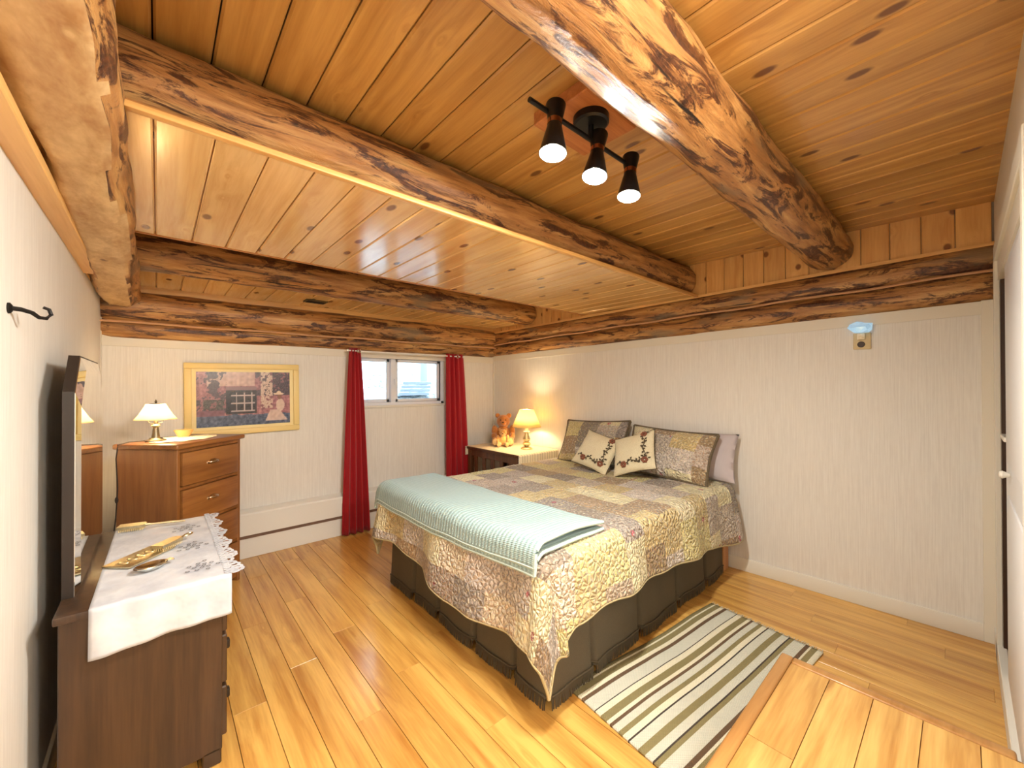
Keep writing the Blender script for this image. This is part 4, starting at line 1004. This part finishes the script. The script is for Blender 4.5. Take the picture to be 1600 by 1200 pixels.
g = sheet(bm, lambda u, v: (-0.318+0.636*u, -0.0215, -0.215+0.43*v), NX, NY)
for i in range(NX+1):
    for j in range(NY+1): g[i][j][cl] = paint(i/NX, j/NY)
k = NT('picture_print'); at = k.n('ShaderNodeAttribute', attribute_name='paint'); k.l(at.outputs['Color'], k.b.inputs['Base Color']); k.setb(Roughness=0.25)
o = obj('print', bm, k.m, pc, 0)
md = o.modifiers.new('t', 'SOLIDIFY'); md.thickness = 0.0015

# ------------------------------------------------------------------ baseboard heater along the window wall
ht = thing('baseboard_heater', 'long white baseboard heater along the wall under the window', 'heater', (0, 0, 0))
bm = B(); prism(bm, [(YB-0.002, 0.385), (YB-0.015, 0.385), (YB-0.075, 0.365), (YB-0.082, 0.355), (YB-0.082, 0.190), (YB-0.002, 0.190)], 0.36, 2.55, Matrix(((0,0,1,0),(1,0,0,0),(0,1,0,0),(0,0,0,1)))); obj('cover', bm, M['heater'], ht, 20)
bm = B(); box(bm, 0.37, 2.54, YB-0.062, YB-0.003, 0.160, 0.192); obj('slot', bm, M['slot'], ht, 0)
bm = B(); box(bm, 0.36, 2.55, YB-0.055, YB-0.003, 0.0, 0.165, 0.003, 1); obj('base_panel', bm, M['heater'], ht)
for xe in (0.355, 2.535):
    bm = B(); box(bm, xe, xe+0.02, YB-0.084, YB-0.002, 0, 0.387, 0.004, 1); obj('end_cap', bm, M['heater'], ht)

# ------------------------------------------------------------------ curtains and rod
rd = thing('curtain_rod', 'thin white curtain rod across the top of the window', 'curtain rod', (0, 0, 0))
bm = B(); tube(bm, [(1.31, YB-0.118, 1.715), (2.60, YB-0.118, 1.715)], 0.007, 10); obj('rod', bm, M['rod'], rd)
for x in (1.31, 2.60):
    bm = B(); ball(bm, (x, YB-0.118, 1.715), 0.014, 0.013, 0.013, 12); obj('finial', bm, M['rod'], rd)
for x in (1.325, 2.585):
    bm = B(); tube(bm, [(x, YB, 1.715), (x, YB-0.115, 1.715)], 0.005, 8); obj('bracket', bm, M['rod'], rd)
def curtain(xa, xb, xc, xd, z0, label, folds, rings, seed):
    r = thing('curtain', label, 'curtain', (0, 0, 0), 0, 'red curtains at the window'); 
    def fn(u, v):
        z = 1.742-(1.742-z0)*v; x0 = xa+(xc-xa)*v**0.8; x1 = xb+(xd-xb)*v**0.8
        x = x0+(x1-x0)*u; y = YB-0.120+0.022*math.sin(u*folds*2*PI+seed)*(0.75+0.35*v)+0.004*math.sin(u*31+v*3)
        return Vector((x, y, z))
    bm = B(); sheet(bm, fn, 90, 30); o = obj('panel', bm, M['red'], r, 0)
    for p in o.data.polygons: p.use_smooth = True
    md = o.modifiers.new('t', 'SOLIDIFY'); md.thickness = 0.002
    for q in rings:
        c = fn(q, 0.016); bm = B(); tube(bm, [(c.x, c.y-0.004+0.003*math.sin(a), c.z) if False else (c.x+0.017*math.cos(a), YB-0.146, 1.715+0.017*math.sin(a)) for a in [2*PI*i/16 for i in range(17)]], 0.004, 6, False); obj('grommet', bm, M['silver'], r)
curtain(1.330, 1.425, 1.262, 1.53, 0.015, 'deep red curtain gathered beside the window near the picture', 4, (0.75,), 0.6)
curtain(2.375, 2.60, 2.385, 2.71, 0.02, 'deep red curtain beside the window next to the bedside table', 4, (0.55,), 2.2)

# ------------------------------------------------------------------ bedside table in the corner
TX0, TX1, TY0, TY1, TH = 2.60, 3.155, 2.83, 3.70, 0.71
tb = thing('bedside_table', 'dark slatted wooden table in the corner beyond the bed', 'table', (0, 0, 0))
bm = B(); box(bm, TX0, TX1, TY0, TY1, TH-0.028, TH, 0.004, 2); obj('top', bm, M['midwood'], tb)
for x in (TX0+0.035, TX1-0.035):
    for y in (TY0+0.035, TY1-0.035):
        bm = B(); box(bm, x-0.025, x+0.025, y-0.025, y+0.025, 0, TH-0.028, 0.003, 1); obj('leg', bm, M['midwood'], tb)
for x in (TX0+0.022, TX1-0.048):
    bm = B(); box(bm, x, x+0.026, TY0+0.055, TY1-0.055, TH-0.10, TH-0.028, 0.002, 1); obj('rail', bm, M['midwood'], tb)
    bm = B(); box(bm, x, x+0.026, TY0+0.055, TY1-0.055, 0.12, 0.17, 0.002, 1); obj('rail', bm, M['midwood'], tb)
    for i in range(5):
        y = TY0+0.16+i*0.145; bm = B(); box(bm, x+0.006, x+0.020, y-0.026, y+0.026, 0.165, TH-0.095, 0.002, 1); obj('slat', bm, M['midwood'], tb)
tcl = thing('table_cloth', 'cream striped cloth with scalloped ends on the bedside table', 'cloth', (0, 0, 0))
def clothf(u, v):
    x = TX0-0.004+(TX1-TX0+0.006)*u; s = -0.10+v*(TY1-TY0+0.20)
    if s < 0: y = TY0-0.010-0.004*math.sin(u*30); z = TH+0.004+s
    elif s > TY1-TY0: y = TY1+0.010; z = TH+0.004-(s-(TY1-TY0))
    else: y = TY0+s; z = TH+0.004
    return Vector((x, y, z))
bm = B(); sheet(bm, clothf, 40, 60); o = obj('cloth', bm, M['stripecloth'], tcl, 0); md = o.modifiers.new('t', 'SOLIDIFY'); md.thickness = 0.002
bm = B()
for i in range(5):
    z = TH-0.01-i*0.02; bm2 = None
    ball(bm, (TX0-0.006, TY0-0.008, z), 0.004, 0.012, 0.011, 8); ball(bm, (TX0-0.006, TY1+0.010, z), 0.004, 0.012, 0.011, 8)
o = obj('scallop_edge', bm, M['cream'], tcl); o['kind'] = 'stuff'
TT = TH+0.006
def lamp_big(loc):
    L = thing('bedside_lamp', 'brass and cream turned lamp with parchment shade on the bedside table', 'lamp', loc)
    bm = B(); lathe(bm, [(0.0, 0.0), (0.062, 0.0), (0.062, 0.010), (0.050, 0.018), (0.030, 0.024), (0.0, 0.024)], 24); obj('base', bm, M['brass'], L)
    bm = B(); lathe(bm, [(0.018, 0.022), (0.040, 0.045), (0.044, 0.058), (0.030, 0.072), (0.018, 0.078), (0.036, 0.092), (0.040, 0.108), (0.022, 0.150), (0.013, 0.180), (0.0, 0.180)], 24); obj('stem', bm, M['brass'], L)
    bm = B(); lathe(bm, [(0.0, 0.178), (0.032, 0.180), (0.034, 0.186), (0.016, 0.190), (0.016, 0.235), (0.0, 0.235)], 20); obj('candle_sleeve', bm, M['cream'], L)
    bm = B(); N = 32; lathe(bm, [(0.152, 0.235), (0.074, 0.415)], N); o = obj('lamp_shade', bm, M['shade2'], L); md = o.modifiers.new('t', 'SOLIDIFY'); md.thickness = 0.0015
    for r, z in ((0.152, 0.235), (0.074, 0.415)):
        bm = B(); tube(bm, [(r*math.cos(2*PI*i/32), r*math.sin(2*PI*i/32), z) for i in range(33)], 0.003, 6, False); obj('shade_trim', bm, M['brass'], o)
    bm = B(); ball(bm, (0, 0, 0.29), 0.026, 0.026, 0.036, 14); obj('bulb', bm, M['bulbl'], L)
    point('bedside_lamp_light', (loc[0], loc[1], loc[2]+0.33), LAMP_W, (1.0, 0.76, 0.44), 0.03)
lamp_big((2.93, 3.07, TT))
bm = B(); box(bm, -0.012, 0.012, -0.115, 0.115, 0, 0.095, 0.003, 1); cb_ = tag(obj('keepsake_card', bm, M['cream'], None, 35, (3.06, 3.22, TT), math.radians(-38)), 'cream keepsake card box standing behind the bedside lamp', 'box')
bm = B()
for q in range(3):
    for a in range(5): ball(bm, (-0.0125, 0.05-0.04*q+0.008*math.cos(a*1.256), 0.055+0.01*(q % 2)+0.008*math.sin(a*1.256)), 0.001, 0.005, 0.005, 6)
o = obj('flower_motif', bm, M['lilac'], cb_); o['kind'] = 'stuff'

# teddy bears
def bear(name, label, loc, rz, s, m, pad):
    R_ = thing(name, label, 'teddy bear', loc, rz)
    bm = B()    # faces -Y in local space, sitting
    for c, r in (((0, 0.01, 0.105), (0.085, 0.075, 0.105)), ((0, 0.0, 0.255), (0.075, 0.068, 0.070)), ((0, -0.058, 0.238), (0.036, 0.036, 0.030)),
                 ((-0.062, 0.01, 0.315), (0.028, 0.016, 0.028)), ((0.062, 0.01, 0.315), (0.028, 0.016, 0.028)),
                 ((-0.095, -0.02, 0.150), (0.034, 0.038, 0.065)), ((0.095, -0.02, 0.150), (0.034, 0.038, 0.065)), ((-0.100, -0.055, 0.100), (0.030, 0.040, 0.036)), ((0.100, -0.055, 0.100), (0.030, 0.040, 0.036)),
                 ((-0.070, -0.075, 0.042), (0.044, 0.085, 0.040)), ((0.070, -0.075, 0.042), (0.044, 0.085, 0.040)), ((-0.080, -0.145, 0.052), (0.040, 0.026, 0.050)), ((0.080, -0.145, 0.052), (0.040, 0.026, 0.050))):
        ball(bm, tuple(q*s for q in c), r[0]*s, r[1]*s, r[2]*s, 18)
    o = obj('body', bm, m, R_, 0); md = o.modifiers.new('r', 'REMESH'); md.mode = 'VOXEL'; md.voxel_size = 0.007*s; md.use_smooth_shade = True
    sm = o.modifiers.new('s', 'SMOOTH'); sm.factor = 0.5; sm.iterations = 4
    for sx in (-1, 1):
        bm = B(); ball(bm, (sx*0.028*s, -0.066*s, 0.272*s), 0.007*s, 0.006*s, 0.007*s, 8); obj('eye', bm, M['nosef'], R_)
        bm = B(); ball(bm, (sx*0.080*s, -0.170*s, 0.052*s), 0.028*s, 0.005*s, 0.036*s, 12); obj('foot_pad', bm, pad, R_)
    bm = B(); ball(bm, (0, -0.094*s, 0.248*s), 0.013*s, 0.007*s, 0.009*s, 10); obj('nose', bm, M['nosef'], R_)
RZB = math.radians(-42)
bear('teddy_bear', 'large brown teddy bear sitting on the bedside table against the wall', (2.97, 3.50, TT-0.002), RZB, 1.05, M['plush'], M['plushpad'])
bear('teddy_bear', 'small golden teddy bear sitting in the lap of the larger bear', (2.875, 3.395, TT+0.0), RZB, 0.58, M['plush2'], M['plushpad'])

# ------------------------------------------------------------------ wall hook and outlet
hk = thing('wall_hook', 'black iron screw hook fixed to the left wall', 'hook', (XL, 1.63, 1.585))
bm = B(); lathe(bm, [(0, 0), (0.014, 0), (0.014, 0.004), (0.008, 0.008), (0, 0.008)], 16, Matrix.Rotation(PI/2, 4, 'Y')); obj('plate', bm, M['iron'], hk)
bm = B(); tube(bm, [(0.004, 0, 0), (0.020, 0.01, 0.0), (0.036, 0.03, -0.004), (0.046, 0.045, -0.014), (0.058, 0.055, -0.014), (0.066, 0.060, -0.002), (0.062, 0.060, 0.012), (0.052, 0.056, 0.016)], [0.006, 0.006, 0.0055, 0.005, 0.005, 0.0048, 0.0045, 0.004], 8); obj('hook', bm, M['iron'], hk)
ot = thing('wall_outlet', 'ivory wall outlet with plug-in night light just under the log', 'outlet', (rwx(0.415), 0.415, 1.66), RANG)
bm = B(); box(bm, -0.030, -0.011, -0.042, 0.042, -0.052, 0.050, 0.004, 2); obj('cover_plate', bm, M['outlet'], ot)
bm = B(); lathe(bm, [(0, 0), (0.019, 0), (0.017, 0.004), (0, 0.004)], 18, Matrix.Translation((-0.030, 0.004, -0.022)) @ Matrix.Rotation(-PI/2, 4, 'Y')); obj('receptacle', bm, M['nosef'], ot)
bm = B(); box(bm, -0.055, -0.028, -0.016, 0.022, 0.006, 0.046, 0.006, 2); nl = obj('plug', bm, M['cream'], ot)
bm = B(); rr = random.Random(3)
t = bmesh.new(); bmesh.ops.create_icosphere(t, subdivisions=2, radius=1)
for v in t.verts: v.co *= 0.72+0.5*rr.random()
merge(bm, t, Matrix.Translation((-0.055, 0.0, 0.082)) @ Matrix.Diagonal((0.030, 0.058, 0.036, 1))); 
k = NT('crinkled_foil'); k.setb(Base_Color=srgb(150, 190, 220), Metallic=0.8, Roughness=0.25, Emission_Color=(0.55, 0.8, 1, 1), Emission_Strength=0.35)
obj('night_light', bm, k.m, ot, 0)
